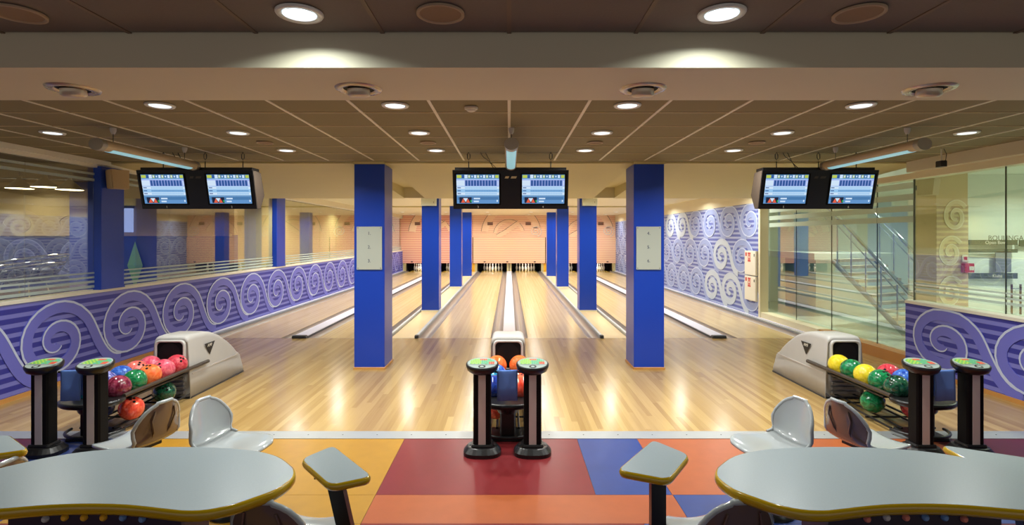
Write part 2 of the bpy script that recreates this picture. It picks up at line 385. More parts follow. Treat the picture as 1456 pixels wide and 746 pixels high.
struct('wall_right_plinth', MB().box(X1, X1+.25, FOUL, 11.6, 0, .16, M_cream).box(X1+.03, X1+.25, 7.4, FOUL, 0, .155, M_base))
XR = 5.45
wr2 = struct('wall_right_low', MB().box(XR, XR+.2, -1, 7.4, 0, .88, M_mural))
MB().box(XR-.012, XR+.22, -1, 7.4, .88, .915, M_white).build('wall_cap', wr2)
struct('baseboard_right', MB().box(XR-.016, XR, STRIP1, 7.4, 0, .05, M_base))
plR2 = lambda u, v, d: (XR-d, -u, v)
swirl_set(wr2, plR2, [(-6.75+1.22*i, .45, M_swirl, M_swirle) for i in range(4)], .54, .40, .15, 1.22, True, 0, .88)
w2 = mk('window_2', MB().box(X1+.10, X1+.3, -1, 11.6, 2.58, 2.66, M_cream).mesh('window_2'), kind='structure')
MB().box(X1-.03, X1+.3, -1, 7.3, 2.66, ZC+.05, M_bulk).build('header_trim', w2)
yr = [-1, .6, 2, 3.4, 4.75, 6.07, 7.44, 8.19, 9.35, 10.5, 11.6]
GX = 5.60
for a, b in zip(yr, yr[1:]):
    zb = .915 if b < 7.6 else .16
    g = MB().box(GX, GX+.01, a+.004, b-.004, zb, 2.58, M_glassr).build('pane', w2)
    zs = ((1.99,.085),(2.14,.085),(2.30,.085),(2.46,.085)) if b > 7.6 else ((1.02,.03),(1.08,.025),(1.14,.02))
    for z, h in zs: MB().box(GX-.002, GX-.0005, a+.004, b-.004, z, z+h, M_frost2 if b > 7.6 else M_frost).build('frosted_stripe', g)
for y in yr[1:-1]: MB().box(GX-.002, GX+.012, y-(.012 if abs(y-7.44)<.01 else .004), y+(.012 if abs(y-7.44)<.01 else .004), .16 if y > 7.4 else .915, 2.58, mat('glass_joint', rgb(70,84,64), .4)).build('pane_joint', w2)
# end wall behind the pins
WB = struct('wall_back', MB().box(-6, 6, 29.4, 29.6, -.2, 3, M_blackm))

# ================================================================== COLUMNS
CY = [(7.25,7.74),(12.85,13.3),(18.9,19.35),(23.9,24.35)]
row = ['nearest','second','third','farthest']
for s, side in ((-1,'left'),(1,'right')):
    for (y0, y1), r in zip(CY, row):
        x0, x1 = (-2.09,-1.68) if s < 0 else (1.68,2.09)
        t = thing('column', f'square blue column, {r} of the row {side} of the middle lanes', 'column', ((x0+x1)/2, (y0+y1)/2, 0), group='blue columns between the lanes')
        hx, hy = .205, (y1-y0)/2; top = 2.765 if y0 < 8 else 2.86
        MB().bbox(-hx, hx, -hy, hy, .03, top, M_blue, .008).build('shaft', t)
        MB().bbox(-hx-.012, hx+.012, -hy-.012, hy+.012, 0, .03, M_base if y0 < 9 else M_cream, .006).build('base_trim', t)
for (y0, y1), r in (((7.12,7.55),'near'),((12.5,12.98),'far')):
    t = thing('column', f'slim blue post set in the left glass wall, {r}er one' if r == 'near' else 'slim blue post set in the left glass wall, farther one', 'column', (X0-.04, (y0+y1)/2, 1.085))
    MB().bbox(-.05, .06, -(y1-y0)/2, (y1-y0)/2, 0, 2.72-1.085, M_blue, .006).build('shaft', t)
    MB().box(.0, .066, -(y1-y0)/2-.004, (y1-y0)/2+.004, 0, .02, M_blue).build('base_trim', t)
# number plates on the two nearest columns
for px0, px1, nums, side in ((507,543,('1.','2.','3.'),'left'),(905,940,('4.','5.','6.'),'right')):
    a, b = at(px0, 322, 7.23), at(px1, 383, 7.23)
    t = thing('number_sign', f'pale plate reading {" ".join(nums)} on the nearest {side} column', 'sign', ((a.x+b.x)/2, 7.244, (a.z+b.z)/2))
    hw, hh = (b.x-a.x)/2, (a.z-b.z)/2
    MB().box(-hw, hw, -.012, 0, -hh, hh, M_sign).build('plate', t)
    rot = Matrix.Rotation(PI/2, 4, 'X')
    for k, n in enumerate(nums):
        m = MB(); text_mesh(m, n, .062, M_ink, Matrix.Translation((0,-.0125,hh*.68-k*hh*.64)) @ rot); m.build('numeral', t)
    for sx in (-1,1):
        for sz in (-1,1):
            MB().lathe([(.006,0),(.005,.004)], M_dkgrey, 10, mx=Matrix.Translation((sx*(hw-.018),-.012,sz*(hh-.018))) @ rot).build('screw', t)

# ================================================================== LANES
def gutter(x0, x1, parent):
    b = MB(); n = 8; c = (x0+x1)/2; r = (x1-x0)/2; V = []; Fc = []
    for i in range(n+1):
        a = PI+PI*i/n; V += [(c+r*math.cos(a), FOUL+.02, -.004+.085*math.sin(a)), (c+r*math.cos(a), 28.3, -.004+.085*math.sin(a))]
    for i in range(n): Fc.append((2*i, 2*i+1, 2*i+3, 2*i+2))
    b.add(V, [f[::-1] for f in Fc], M_gut, True); return b.build('gutter', parent)
ordn = ['first','second','third','fourth','fifth','sixth']
pin_prof = [(.0258,0),(.029,.012),(.0505,.07),(.0605,.115),(.0565,.16),(.041,.21),(.027,.245),(.0232,.262),(.0255,.29),(.0318,.325),(.0315,.350),(.024,.369),(.010,.379)]
pm = MB(); pm.lathe(pin_prof, M_pin, 14)
pm.lathe([(.0262,.248),(.0246,.254)], M_pinr, 14, caps=False); pm.lathe([(.0243,.266),(.0252,.274)], M_pinr, 14, caps=False)
PIN = pm.mesh('bowling_pin')
PN = [['foremost'],['left second row','right second row'],['left third row','middle third row','right third row'],['leftmost back row','second back row','third back row','rightmost back row']]
ln = 0
for c in (-PAIR, 0, PAIR):
    for s in (-1, 1):
        xa, xb = sorted((c+s*.328, c+s*1.382)); cx = (xa+xb)/2
        t = thing('bowling_lane', f'{ordn[ln]} wooden bowling lane from the left, running to its rack of pins', 'lane', (0,0,0), group='bowling lanes')
        MB().box(xa, xb, FOUL+.02, 26.9, -.1, 0, M_lane).build('lane_bed', t)
        MB().box(xa, xb, 26.9, 28.75, -.1, 0, M_deck).build('pin_deck', t)
        g1 = sorted((c+s*.12, c+s*.328)); g2 = sorted((c+s*1.382, c+s*(1.54 if c*s < 0 else 1.60)))
        gutter(*g1, t); gutter(*g2, t)
        for row_ in range(4):
            for k in range(row_+1):
                mk('bowling_pin', PIN, None, (cx+(k-row_/2)*.3048, 27.75+row_*.264, 0), f'{PN[row_][k]} of the white bowling pins racked on the {ordn[ln]} lane from the left', 'bowling pin', f'pins of the {ordn[ln]} lane')
        ln += 1
    # return track cover in the middle of each pair
    t = thing('ball_track_cover', {-PAIR:'white ball track cover between the two left lanes', 0:'white ball track cover between the two middle lanes', PAIR:'white ball track cover between the two right lanes'}[c], 'lane divider', (c, FOUL, 0))
    zt = .036 if c else .02
    MB().bbox(-.118, .118, .10, 27.5-FOUL, -.1, zt, M_cover, .012).build('cover', t)
    for s in (-1,1): MB().box(s*.119-.004, s*.119+.004, .10, 27.5-FOUL, -.1, zt-.015, M_dkgrey).build('edge_strip', t)
    MB().bbox(-.125, .125, -.02, .10, .0007 if True else 0, zt+.01, M_dkgrey, .02).build('end_cap', t)
for s in (-1,1):
    for xx, nm in ((1.632,'inner'),(2.131,'outer')):
        t = thing('lane_rail', f'low metal rail on the {"lane" if nm=="inner" else "outer"} side of the {"left" if s<0 else "right"} columns'.replace('lane side','middle lane side'), 'lane rail', (s*xx, FOUL, 0))
        MB().bbox(-.026, .026, .08, 27.35-FOUL, -.1, .045, M_alu, .012).build('rail', t)
        MB().bbox(-.032, .032, -.02, .08, .0007, .055, M_dkgrey, .014).build('end_cap', t)
# masking units over the pins
def ring_pts(cx, cz, r, a0, a1, n=24): return [(cx+r*math.cos(a0+(a1-a0)*i/n), cz+r*math.sin(a0+(a1-a0)*i/n)) for i in range(n+1)]
MY = 27.4
for c, nm, mm in ((-PAIR,'left',M_maskr),(0,'middle',M_mask),(PAIR,'right',M_mask)):
    t = thing('masking_unit', f'striped orange and pink masking panel above the {nm} pair of lanes', 'panel', (c, MY, 0))
    MB().box(-1.83, 1.83, -.04, 0, .43, 1.75, mm).build('lower_panel', t)
    up = MB().box(-1.848, 1.848, .02, .06, 1.75, 2.858, mm).build('upper_panel', t)
    pl = lambda u, v, d: (u, .02-d, v)
    b = MB(); ribbon(b, ring_pts(.1,1.9,1.35,PI*.97,PI*.08), .34, pl, M_relief, M_reliefs, .02, -.06); b.build('relief_arc', up)
    b = MB(); ribbon(b, ring_pts(.0,1.85,.72,PI*.95,PI*.1), .16, pl, M_relief, M_reliefs, .02, -.1); b.build('relief_arc', up)
    b = MB(); ribbon(b, [(-.6,1.78),(-.2,2.0),(.15,2.25),(.5,2.5)], .22, pl, M_relief, M_reliefs, .025, -.08); b.build('relief_band', up)
    b = MB(); ribbon(b, spiral_pts(1.35,2.05,.30,.26,2.2,0,-1), .06, pl, M_relief, M_swirlw, .02, .3); b.build('relief_spiral', up)
    for x in (-1.25,-.1,1.3): MB().box(x-.05, x+.05, -.05, -.04, .48, .53, M_dkgrey).build('hook', t)
    for x in (-.97,.97):
        v = MB().box(x-.14, x+.14, -.012, .02, 2.36, 2.52, mat('vent_brown', rgb(150,92,52), .5)).build('vent', t)
        MB().box(x-.12, x+.12, -.016, -.012, 2.39, 2.42, M_dkgrey).box(x-.12, x+.12, -.016, -.012, 2.46, 2.49, M_dkgrey).build('vent_slot', v)
    pit = lambda nm_, x0, x1, y0, y1, z0, z1, m: MB().box(c+min(x0,x1), c+max(x0,x1), MY+y0, MY+y1, z0, z1, m).build('wall_'+nm_, None, kind='structure')
    pit('center_post', -.12, .12, .10, .5, 0, .43, M_beige); pit('center_slot', -.02, .02, .095, .10, .02, .43, M_dkgrey)
    for s in (-1,1):
        pit('kickback_post', s*1.65, s*1.75, .02, .6, -.09, .43, M_beige)
        pit('yellow_panel', s*1.76, s*1.845, .02, .3, -.09, .43, mat('yellow_panel', rgb(236,176,40), .45))
        pit('pit_curtain', s*.13, s*1.65, 1.55, 1.6, -.09, .9, M_blackm)
        pit('kickback', s*1.61, s*1.64, .6, 1.5, -.09, .9, M_blackm); pit('kickback', s*.13, s*.10, .5, 1.5, -.09, .9, M_blackm)
    tl = thing('pin_light', f'tube light hidden above the pins of the {nm} pair of lanes', 'lamp', (c, 27.55, .52))
    MB().tube([(-1.5,0,0),(1.5,0,0)], .018, lamp_mat('pin_tube', (1,.95,.85,1), 4)).build('tube', tl)
    MB().box(-1.55, 1.55, .03, .05, -.03, .06, M_white).build('reflector', tl)
    for x in (-1.4, 1.4): MB().box(x-.02, x+.02, -.15, .03, .02, .05, M_dkgrey).build('bracket', tl)
    for s in (-1,1):
        l = bpy.data.lights.new('pin_light_source', 'AREA'); l.shape = 'RECTANGLE'; l.size = 1.1; l.size_y = .06; l.energy = PW_PIN; l.color = (1,.93,.8)
        o = bpy.data.objects.new('pin_light_source', l); COL.objects.link(o); o.parent = tl; o.location = (s*.85,.03,-.03); o.rotation_euler = (math.radians(35),0,0)

# ================================================================== CEILING LAMPS
def downlight(x, y, z, r, label, group, power, spread=150, mglow=None, col=(.98,1,.95)):
    t = thing('downlight', label, 'downlight', (x, y, z), group=group)
    MB().lathe([(r*.60,.0),(r*.8,-.010),(r*.95,-.012),(r,-.004),(r,0)], M_lamprim, 28, caps=False).build('rim', t)
    MB().lathe([(r*.70,-.009),(r*.3,-.0105)], mglow or M_lampw, 24).build('glass', t)
    disk_light('downlight_source', t, (0,0,-.0125), power, r*1.05, col, spread)
names = lambda xs: ['leftmost','second','third','fourth','fifth','rightmost'] if len(xs) == 6 else ['leftmost','second','third','rightmost']
rows = [(4.13,(-2.68,-.875,.907,2.70),'nearest'),(5.22,(-4.43,-2.63,-.873,.90,2.65,4.44),'middle'),(6.28,(-2.6,-.854,.887,2.62),'farthest')]
for y, xs, rn in rows:
    for x, n in zip(xs, names(xs)):
        downlight(x, y, ZC-.002, .105, f'{n} round recessed downlight in the {rn} row of the tiled ceiling', 'downlights in the tiled ceiling', PW_MAIN)
for x, n in ((-.947,'left'),(.96,'right')):
    downlight(x, 2.43, ZC-.001, .105, f'{n} lit downlight in the front ceiling', 'front ceiling downlights', PW_FRONT, 152, None, (.90,1,.96))
for x, n in ((-4.1,'left'),(4.1,'right')): downlight(x, 2.43, ZC-.001, .105, f'outer downlight in the front ceiling beside the {n} side wall', 'front ceiling downlights', PW_FRONT, 152, None, (.90,1,.96))
for y, yn in ((11.7,'first'),(14.6,'second'),(17.6,'third'),(20.6,'fourth'),(23.4,'fifth'),(26.0,'last')):
    for c, cn in ((-PAIR,'left'),(0,'middle'),(PAIR,'right')):
        for dx, dn in ((-.95,'left'),(.95,'right')):
            downlight(c+dx, y, 2.858 if True else 0, .10, f'{dn} downlight of the {yn} row above the {cn} pair of lanes', 'downlights above the lanes', PW_LANE*(.8 if yn=='last' else 1), 160)
# round flush speakers
def flush(x, y, z, r, label, group):
    t = thing('ceiling_speaker', label, 'speaker', (x,y,z), group=group)
    MB().lathe([(r*.86,-.004),(r*.88,-.010),(r,-.010),(r,0)], mat('speaker_rim', rgb(176,152,124), .5), 30, caps=False).build('rim', t)
    MB().lathe([(r*.87,-.005),(r*.02,-.006)], mat('speaker_mesh', rgb(150,124,98), .7, bump=.4, bscale=500), 30).build('grille', t)
for x, n in zip((-2.62,-.868,.92,2.655), names((1,2,3,4))): flush(x, 5.77, ZC-.003, .085, f'{n} flush round speaker in the tiled ceiling', 'flush speakers in the tiled ceiling')
for x, n in ((-2.22,'leftmost'),(-.31,'middle'),(1.58,'rightmost')): flush(x, 2.43, ZC-.001, .108, f'{n} round grille in the front ceiling', 'round grilles in the front ceiling')
# unlit gimbal spots under the beam
for x, n in zip((-2.48,-.856,.76,2.39), names((1,2,3,4))):
    t = thing('gimbal_spot', f'{n} unlit swivel spot under the ceiling beam', 'spotlight', (x,3.06,2.63), group='swivel spots under the beam')
    MB().lathe([(.085,-.003),(.095,-.012),(.125,-.010),(.132,0)], mat('spot_rim', rgb(196,180,160), .25, metal=.5), 30, caps=False).build('rim', t)
    MB().lathe([(.09,-.001),(.088,-.003)], M_blackm, 24).build('recess', t)
    MB().lathe([(.062,-.002),(.064,-.036),(.05,-.047),(.02,-.049)], mat('spot_head', rgb(206,190,168), .3, metal=.4), 26, mx=Matrix.Rotation(math.radians(8),4,'X')).build('head', t)
# smoke detector
t = thing('smoke_detector', 'small round smoke detector on the tiled ceiling', 'smoke detector', (at(670,151,4.2).x, 4.2, ZC-.003))
MB().lathe([(.052,0),(.052,-.014),(.046,-.018)][::-1], M_white, 20).build('base', t); MB().lathe([(.02,-.034),(.034,-.028),(.036,-.018)], M_white, 18).build('sensor', t)
# security camera
p = at(1334,240,6.6)
t = thing('security_camera', 'small black security camera hanging beside the right beam', 'camera', (4.98,6.2,ZC))
MB().tube([(0,0,0),(0,0,-.14)], .008, M_white).build('stem', t); MB().bbox(-.035,.035,-.05,.05,-.21,-.14,M_black,.01).build('body', t)
MB().tube([(.03,0,0),(.06,0,-.06),(.05,0,-.13),(.01,.03,-.16)], .004, M_black, 6).build('cable', t)
# suspended tube lamps
for x, n in ((-3.68,'left'),(.02,'middle'),(3.70,'right')):
    t = thing('tube_lamp', f'{n} suspended tube lamp in front of the hanging screens', 'lamp', (x, 4.8, 2.615))
    mx = Matrix(((1,0,0,0),(0,0,1,0),(0,1,0,0),(0,0,0,1)))
    MB().prism([(.062*math.cos(2*PI*k/20), .050*math.sin(2*PI*k/20)) for k in range(20)], 0, 1.5, M_tubebody, mx).build('housing', t)
    dif = [(.066*math.cos(a), .054*math.sin(a)) for a in [math.radians(225+9*k) for k in range(11)]]
    MB().prism(dif+[(.03,-.02),(-.03,-.02)], .14, 1.38, M_tubeglow, mx).build('diffuser', t)
    cap = [(.066*math.cos(2*PI*i/18), .056*math.sin(2*PI*i/18)) for i in range(18)]
    for y in (-.01, 1.45): MB().prism(cap, y, y+.06, mat('tube_cap', rgb(170,164,150), .35, metal=.4), mx).build('end_cap', t)
    for y in (.2, 1.3):
        MB().tube([(0,y,.045),(0,y,.15)], .0035, M_dkgrey, 6).build('wire', t)
        MB().lathe([(.014,.125),(.026,.155),(.028,.183)], M_silver, 14, (0,y,0)).build('canopy', t)

# ================================================================== HANGING SCREENS
E = {}
def em(name, c, s=1.0):
    if name not in E: E[name] = mat('screen_'+name, (0,0,0,1), .4, emit=c, es=s)
    return E[name]
SCR = [em('sky', rgb(150,196,236)), em('deep', rgb(44,84,150)), em('pale', rgb(206,226,246)), em('lime', rgb(186,200,80)), em('ink', rgb(20,30,56)), em('mid', rgb(96,146,200)), em('red', rgb(226,92,62)), em('green', rgb(40,170,80)), em('lilac', rgb(160,176,236)), em('slate', rgb(70,120,170))]
def screen_mesh(w_, h_):
    b = MB(); q = lambda u0,u1,v0,v1,m,k=1: b.quad([(u0*w_-w_/2,-.0008*k,v0*h_),(u1*w_-w_/2,-.0008*k,v0*h_),(u1*w_-w_/2,-.0008*k,v1*h_),(u0*w_-w_/2,-.0008*k,v1*h_)], m)
    sky, deep, pale, lime, ink, mid, red, green, lilac, slate = SCR
    q(0,1,0,1,sky,0)
    q(0,1,.86,1,slate); q(.01,.12,.88,.98,lime,2); q(.13,.18,.88,.98,deep,2); q(.19,.26,.87,.99,pale,2)
    for i in range(9): q(.275+.07*i,.325+.07*i,.88,.98,[lime,slate,pale][i%3] if i%3 else lime,2); q(.285+.07*i,.315+.07*i,.90,.96,pale,3)
    q(.91,.99,.88,.98,lime,2)
    q(0,1,.60,.83,lilac); q(0,.19,.61,.80,pale,2)
    for i in range(11): q(.205+.068*i,.258+.068*i,.61,.80,deep,2)
    q(.965,.985,.62,.78,pale,3)
    for r in range(3):
        v = .50-.10*r
        q(0,1,v,v+.085,pale if r%2==0 else sky); q(.02,.10,v+.03,v+.06,deep,2)
        for i in range(26): q(.20+.029*i,.222+.029*i,v+.012,v+.07,sky if r%2==0 else mid,2)
    q(0,1,.265,.275,ink,2); q(0,1,.0,.26,mid); q(.02,.98,.13,.23,slate,2)
    q(.06,.35,.02,.22,ink,3)
    b.add([((u*w_-w_/2),-.0036,v*h_) for u,v in ((.10,.03),(.15,.18),(.20,.03))], [(0,1,2)], red); b.add([((u*w_-w_/2),-.0036,v*h_) for u,v in ((.22,.03),(.26,.18),(.31,.03))], [(0,1,2)], red)
    b.add([((u*w_-w_/2),-.0040,v*h_) for u,v in ((.15,.19),(.21,.05),(.26,.19))], [(0,2,1)], pale); q(.32,.35,.05,.12,green,5)
    q(.40,.55,.15,.20,pale,4); q(.40,.52,.05,.10,pale,4); q(.94,.97,.06,.13,pale,4)
    return b.mesh('screen')
SCRM = screen_mesh(.50, .345)
Z0m = 2.125
def monitor(cx, nums, n, label):
    t = thing('screen_housing', label, 'monitor', (cx, 6.30, Z0m))
    hw = .675; prof = [(.11,0),(.20,-.002),(.30,.17),(.20,.43),(.0,.44)]      # (y,z)
    mx = Matrix(((0,0,1,0),(1,0,0,0),(0,1,0,0),(0,0,0,1)))
    MB().prism(prof, -hw, hw, mat('housing_side', rgb(74,62,52), .5), mx).build('body', t)
    tilt = math.atan2(.11,.44); H = math.hypot(.11,.44)
    fr = Matrix.Translation((0,.11,0)) @ Matrix.Rotation(tilt, 4, 'X')      # local front plane: x across, z up, -y outwards
    fp = MB(); fp.box(-hw-.004, hw+.004, -.02, .0, -.004, H+.004, M_black, fr); fp.build('front_panel', t)
    MB().box(-hw+.02, hw-.02, .02, .20, .44, .475, M_black).build('top_plate', t)
    for s, num in zip((-1,1), nums):
        sx = s*.385
        bz = MB()
        for a in ((-.27,-.25,.045,.42),(.25,.27,.045,.42),(-.25,.25,.045,.062),(-.25,.25,.407,.42)): bz.box(sx+a[0], sx+a[1], -.028, -.0201, a[2], a[3], M_blackm, fr)
        bz.build('bezel', t)
        o = mk('screen', SCRM, t); o.matrix_local = fr @ Matrix.Translation((sx,-.022,.062))
        m = MB(); text_mesh(m, num, .034, M_white, fr @ Matrix.Translation((sx,-.0205,.02)) @ Matrix.Rotation(PI/2,4,'X')); m.build('lane_number', t)
    lg = MB()
    for k, (u, wd) in enumerate(((-.07,.055),(.0,.075))):
        lg.add([fr @ Vector(p) for p in ((u,-.0206,.36),(u+wd-.012,-.0206,.36),(u+wd,-.0206,.385),(u+.012,-.0206,.385))], [(0,1,2,3)], mat('badge_gold', rgb(206,184,140), .4) if n == 1 else mat('badge_dim', rgb(70,60,48), .4))
    lg.build('badge', t)
    for x in ((-.5,.48) if n == 1 else (-.45,.05,.5)):
        MB().tube([(x,.12,.475),(x,.12,.56)], .006, M_black, 6).tube([(x-.016,.12,.60),(x,.12,.575),(x+.016,.12,.60),(x+.016,.12,.64),(x,.12,.665),(x-.016,.12,.64),(x-.016,.12,.60)], .005, M_dkgrey, 6).tube([(x,.12,.66),(x,.12,ZC-Z0m-.005)], .005, M_dkgrey, 6).build('hanger', t)
    MB().tube([(-.2,.15,.475),(-.25,.15,.56),(-.33,.15,.62),(-.36,.15,ZC-Z0m-.006)], .004, M_black, 6).tube([(-.16,.16,.475),(-.24,.16,.55),(-.30,.16,ZC-Z0m-.006)], .004, M_black, 6).build('cable', t)
monitor(at(277.5,0,6.3).x, ('1','2'), 0, 'hanging black housing with two score screens, left of the blue columns')
monitor(at(726,0,6.3).x, ('3','4'), 1, 'hanging black housing with two score screens, above the middle lanes')
monitor(at(1166,0,6.3).x, ('5','6'), 2, 'hanging black housing with two score screens, right of the blue columns')

# emergency light boxes on the second columns
for x, n, s in ((at(610,0,12.8).x,'left',-1),(at(838.5,0,12.8).x,'right',1)):
    t = thing('emergency_light', f'white wall box high on the second {n} column', 'light box', (x, 12.84, 2.52))
    MB().bbox(-.18,.18,-.09,0,0,.20,mat('box_white', rgb(232,236,216), .4),.02).build('body', t)
    MB().box(.11 if s<0 else .11,.118,-.0915,-.09,.06,.10,M_dkgrey).build('indicator', t)
    MB().bbox(s*.13-.05,s*.13+.05,-.08,0,.20,.235,mat('box_white', rgb(232,236,216), .4),.02).build('top_cover', t)
# hydrant boxes on the right wall
for z0, n in ((.93,'upper'),(.37,'lower')):
    t = thing('hydrant_box', f'{n} white hydrant box with red signs at the end of the right mural', 'hydrant box', (X1-.008, 12.0, z0))
    MB().box(-.045, 0, -.30, .25, 0, .54, M_white).build('body', t); MB().box(-.055, -.045, -.29, .24, .01, .53, M_white).build('door', t)
    b = MB()
    b.box(-.057,-.055,-.06,.08,.30,.50,M_red); b.box(-.057,-.055,.13,.20,.42,.50,M_red)
    b.box(-.058,-.057,-.04,-.02,.33,.47,M_white); b.box(-.058,-.057,.04,.06,.33,.47,M_white); b.box(-.058,-.057,-.02,.04,.39,.41,M_white)
    b.build('red_pictogram', t); MB().box(-.066,-.055,-.25,-.235,.42,.48,M_dkgrey).build('handle', t)
# box speaker on the left post
t = thing('wall_speaker', 'beige box speaker on the near blue post of the left wall', 'speaker', (X0+.16, 7.24, 2.43))
mx = Matrix.Rotation(math.radians(-35),4,'Z')
MB().loft([[(-.1,-.09,0),(.1,-.09,0),(.08,.1,0),(-.08,.1,0)],[(-.1,-.11,.25),(.1,-.11,.25),(.08,.1,.25),(-.08,.1,.25)]], mat('speaker_beige', rgb(196,170,130), .5), mx=mx).build('cabinet', t)
MB().loft([[(-.09,-.094,.01),(.09,-.094,.01),(.09,-.112,.24),(-.09,-.112,.24)],[(-.085,-.102,.012),(.085,-.102,.012),(.085,-.12,.235),(-.085,-.12,.235)]], mat('speaker_front', rgb(206,178,134), .7), mx=mx).build('grille', t)
MB().box(-.16,-.03,.06,.12,.10,.16,M_dkgrey).build('bracket', t)

# ================================================================== BALL RETURNS
def hood_parts(t):
    # cross-section outline in X-Z lofted along Y (front at y=0)
    def sec(hw, hz, y, r=.05, k=1.0):
        P = [(-hw*1.06,y,0.0),(-hw*1.03,y,hz*.35)]
        P += [(-hw*.92+0*r,y,hz-r)]+[(-hw*.92+r-r*math.cos(a),y,hz-r+r*math.sin(a)) for a in (PI/8,PI/4,3*PI/8,PI/2)]
        Q = [(-x,yy,z) for x,yy,z in P[::-1]]
        return P+Q
    S_ = [(.03,.62),(.0,.655),(.02,.69),(.12,.695),(.36,.685),(.52,.65),(.70,.58),(.88,.475),(1.02,.38),(1.10,.31),(1.17,.27),(1.20,.20)]
    rings = [sec(.20 if y < 1 else .195, h, y, min(.06,h*.3)) for y, h in S_]
    h = MB(); h.loft(rings, M_hood, True, True); ho = h.build('hood', t)
    # mouth: dark recess standing slightly proud of the front with a rim
    rim = []; 
    def rr(hw, z0, z1, r, y): 
        P = []
        for cx, cz, a0 in ((hw-r,z1-r,0),(-hw+r,z1-r,PI/2),(-hw+r,z0+r,PI),(hw-r,z0+r,1.5*PI)):
            for i in range(5): a = a0+PI/2*i/4; P.append((cx+r*math.cos(a), y, cz+r*math.sin(a)))
        return P
    b = MB(); b.loft([rr(.165,.33,.65,.05,.03), rr(.165,.33,.65,.05,-.022), rr(.15,.34,.635,.045,-.028), rr(.14,.345,.625,.045,-.012)], M_hood, False, True); b.build('mouth_rim', ho)
    b = MB(); b.add(rr(.142,.343,.627,.045,-.014), [tuple(range(20))], M_blackm); b.build('mouth', ho)
    b = MB(); b.lathe([(.115,0),(.12,.004)], mat('mouth_ring', rgb(16,15,15), .5, spec=.2), 24, mx=Matrix.Translation((0,-.015,.50)) @ Matrix.Rotation(PI/2,4,'X')); b.build('mouth_ring', ho)
    for k in range(5): MB().box(-.15,.15,-.02,.01,.06+.05*k,.085+.05*k,mat('louver_grey', rgb(120,114,110), .4)).build('louver', ho)
    MB().box(-.215,.215,.02,1.2,0,.018,M_dkgrey).build('foot_trim', ho)
    for s in (-1,1):
        MB().box(s*.205-.004,s*.205+.004,.05,1.08,.26,.275,mat('hood_groove', rgb(196,188,182), .4)).build('side_rib', ho)
        b = MB(); x = s*.2005
        tri = [(.30,.545),(.52,.545),(.41,.40)]
        V = [(x+s*.0025, yy, zz) for yy, zz in tri]; b.add(V, [(0,1,2) if s < 0 else (0,2,1)], M_black)
        mxt = Matrix.Translation((x+s*.003, .41, .512)) @ Matrix.Rotation(PI/2*s,4,'Z') @ Matrix.Rotation(PI/2,4,'X')
        text_mesh(b, 'AMF', .05, M_white, mxt); b.build('badge', ho)
def ball_return(cx, label):
    t = thing('ball_return', label, 'ball return', (cx, 5.93, 0))
    hood_parts(t)
    for s in (-1,1): MB().tube([(s*.235,.32,.345),(s*.235,-.9,.345),(s*.235,-1.05,.345)], .020, mat('rail_dark', rgb(64,54,46), .35), 10).build('side_rail', t)
    MB().box(-.19,.19,-.88,-.0,.275,.29,M_black).box(-.012,.012,-.88,0,.29,.315,M_black).build('tray', t)
    # oval end table
    o = [(.27*math.cos(2*PI*i/28), -1.12+.20*math.sin(2*PI*i/28)) for i in range(28)]
    oi = [(.245*math.cos(2*PI*i/28), -1.12+.175*math.sin(2*PI*i/28)) for i in range(28)]
    b = MB(); b.loft([[(x*.93,(y+1.12)*.93-1.12,.295) for x,y in o],[(x,y,.31) for x,y in o],[(x,y,.335) for x,y in o],[(x,y,.345) for x,y in oi],[(x*.96,(y+1.12)*.96-1.12,.338) for x,y in oi]], M_black, True, True)
    b.build('end_table', t)
    MB().lathe([(.09,-.02),(.10,0),(.10,.03)], M_black, 18, (0,-1.13,.25)).build('table_hub', t)
    MB().bbox(-.07,.07,-1.18,-1.02,.02,.27,M_black,.015).build('post', t)
    MB().bbox(-.16,.16,-1.24,-.94,0,.03,M_black,.02).build('post_foot', t)
    for x in (-.20,-.10,.10,.20): MB().tube([(x,.02,.05),(x,-.55,.045),(x,-1.0,.035)], .011, M_black, 8).build('lower_bar', t)
    for y in (-.25,-.7): MB().tube([(-.235,y,.038),(.235,y,.038)], .010, M_black, 8).build('cross_bar', t)
    MB().tube([(.24*math.cos(a), -1.05+.22*math.sin(a), .045) for a in [PI*(1+i/14) for i in range(15)]], .014, M_black, 8).build('front_loop', t)
    return t
ball_return(-3.73, 'grey ball return with two rows of balls by the left mural')
ball_return(-.012, 'grey ball return behind the middle pair of consoles')
ball_return(3.70, 'grey ball return with two rows of balls by the right glass')
BR = .108
BC = {'maroon':((96,16,40),(150,60,84)),'green':((10,92,52),(30,140,84)),'orange':((236,96,40),(250,130,70)),'pink':((206,64,90),(226,110,124)),'red':((190,40,60),(216,84,94)),'salmon':((220,90,84),(236,128,110)),'blue':((24,62,160),(70,120,206)),'violet':((46,48,140),(150,150,210)),'teal':((20,90,130),(60,150,180)),'coral':((220,62,40),(240,100,72)),'dark green':((8,52,36),(30,92,66)),'yellow':((220,196,20),(240,216,60)),'navy':((18,34,110),(40,70,160))}
BM = {}
for k, (a, b) in BC.items():
    m = MB(); m.sphere((0,0,0), BR, marble('ball_'+k.replace(' ','_'), rgb(*a), rgb(*b))); BM[k] = m.mesh('bowling_ball')
hm = MB()
for a, e in ((0,.0),(.27,.0),(.13,-.42)):
    d = Vector((math.sin(a-.13), -.0+e*.9, 1)).normalized(); q = Vector((0,0,1)).rotation_difference(d).to_matrix().to_4x4()
    hm.lathe([(.0125,BR-.004),(.0125,BR+.0006)], M_blackm, 12, mx=q)
HOLES = hm.mesh('finger_holes')
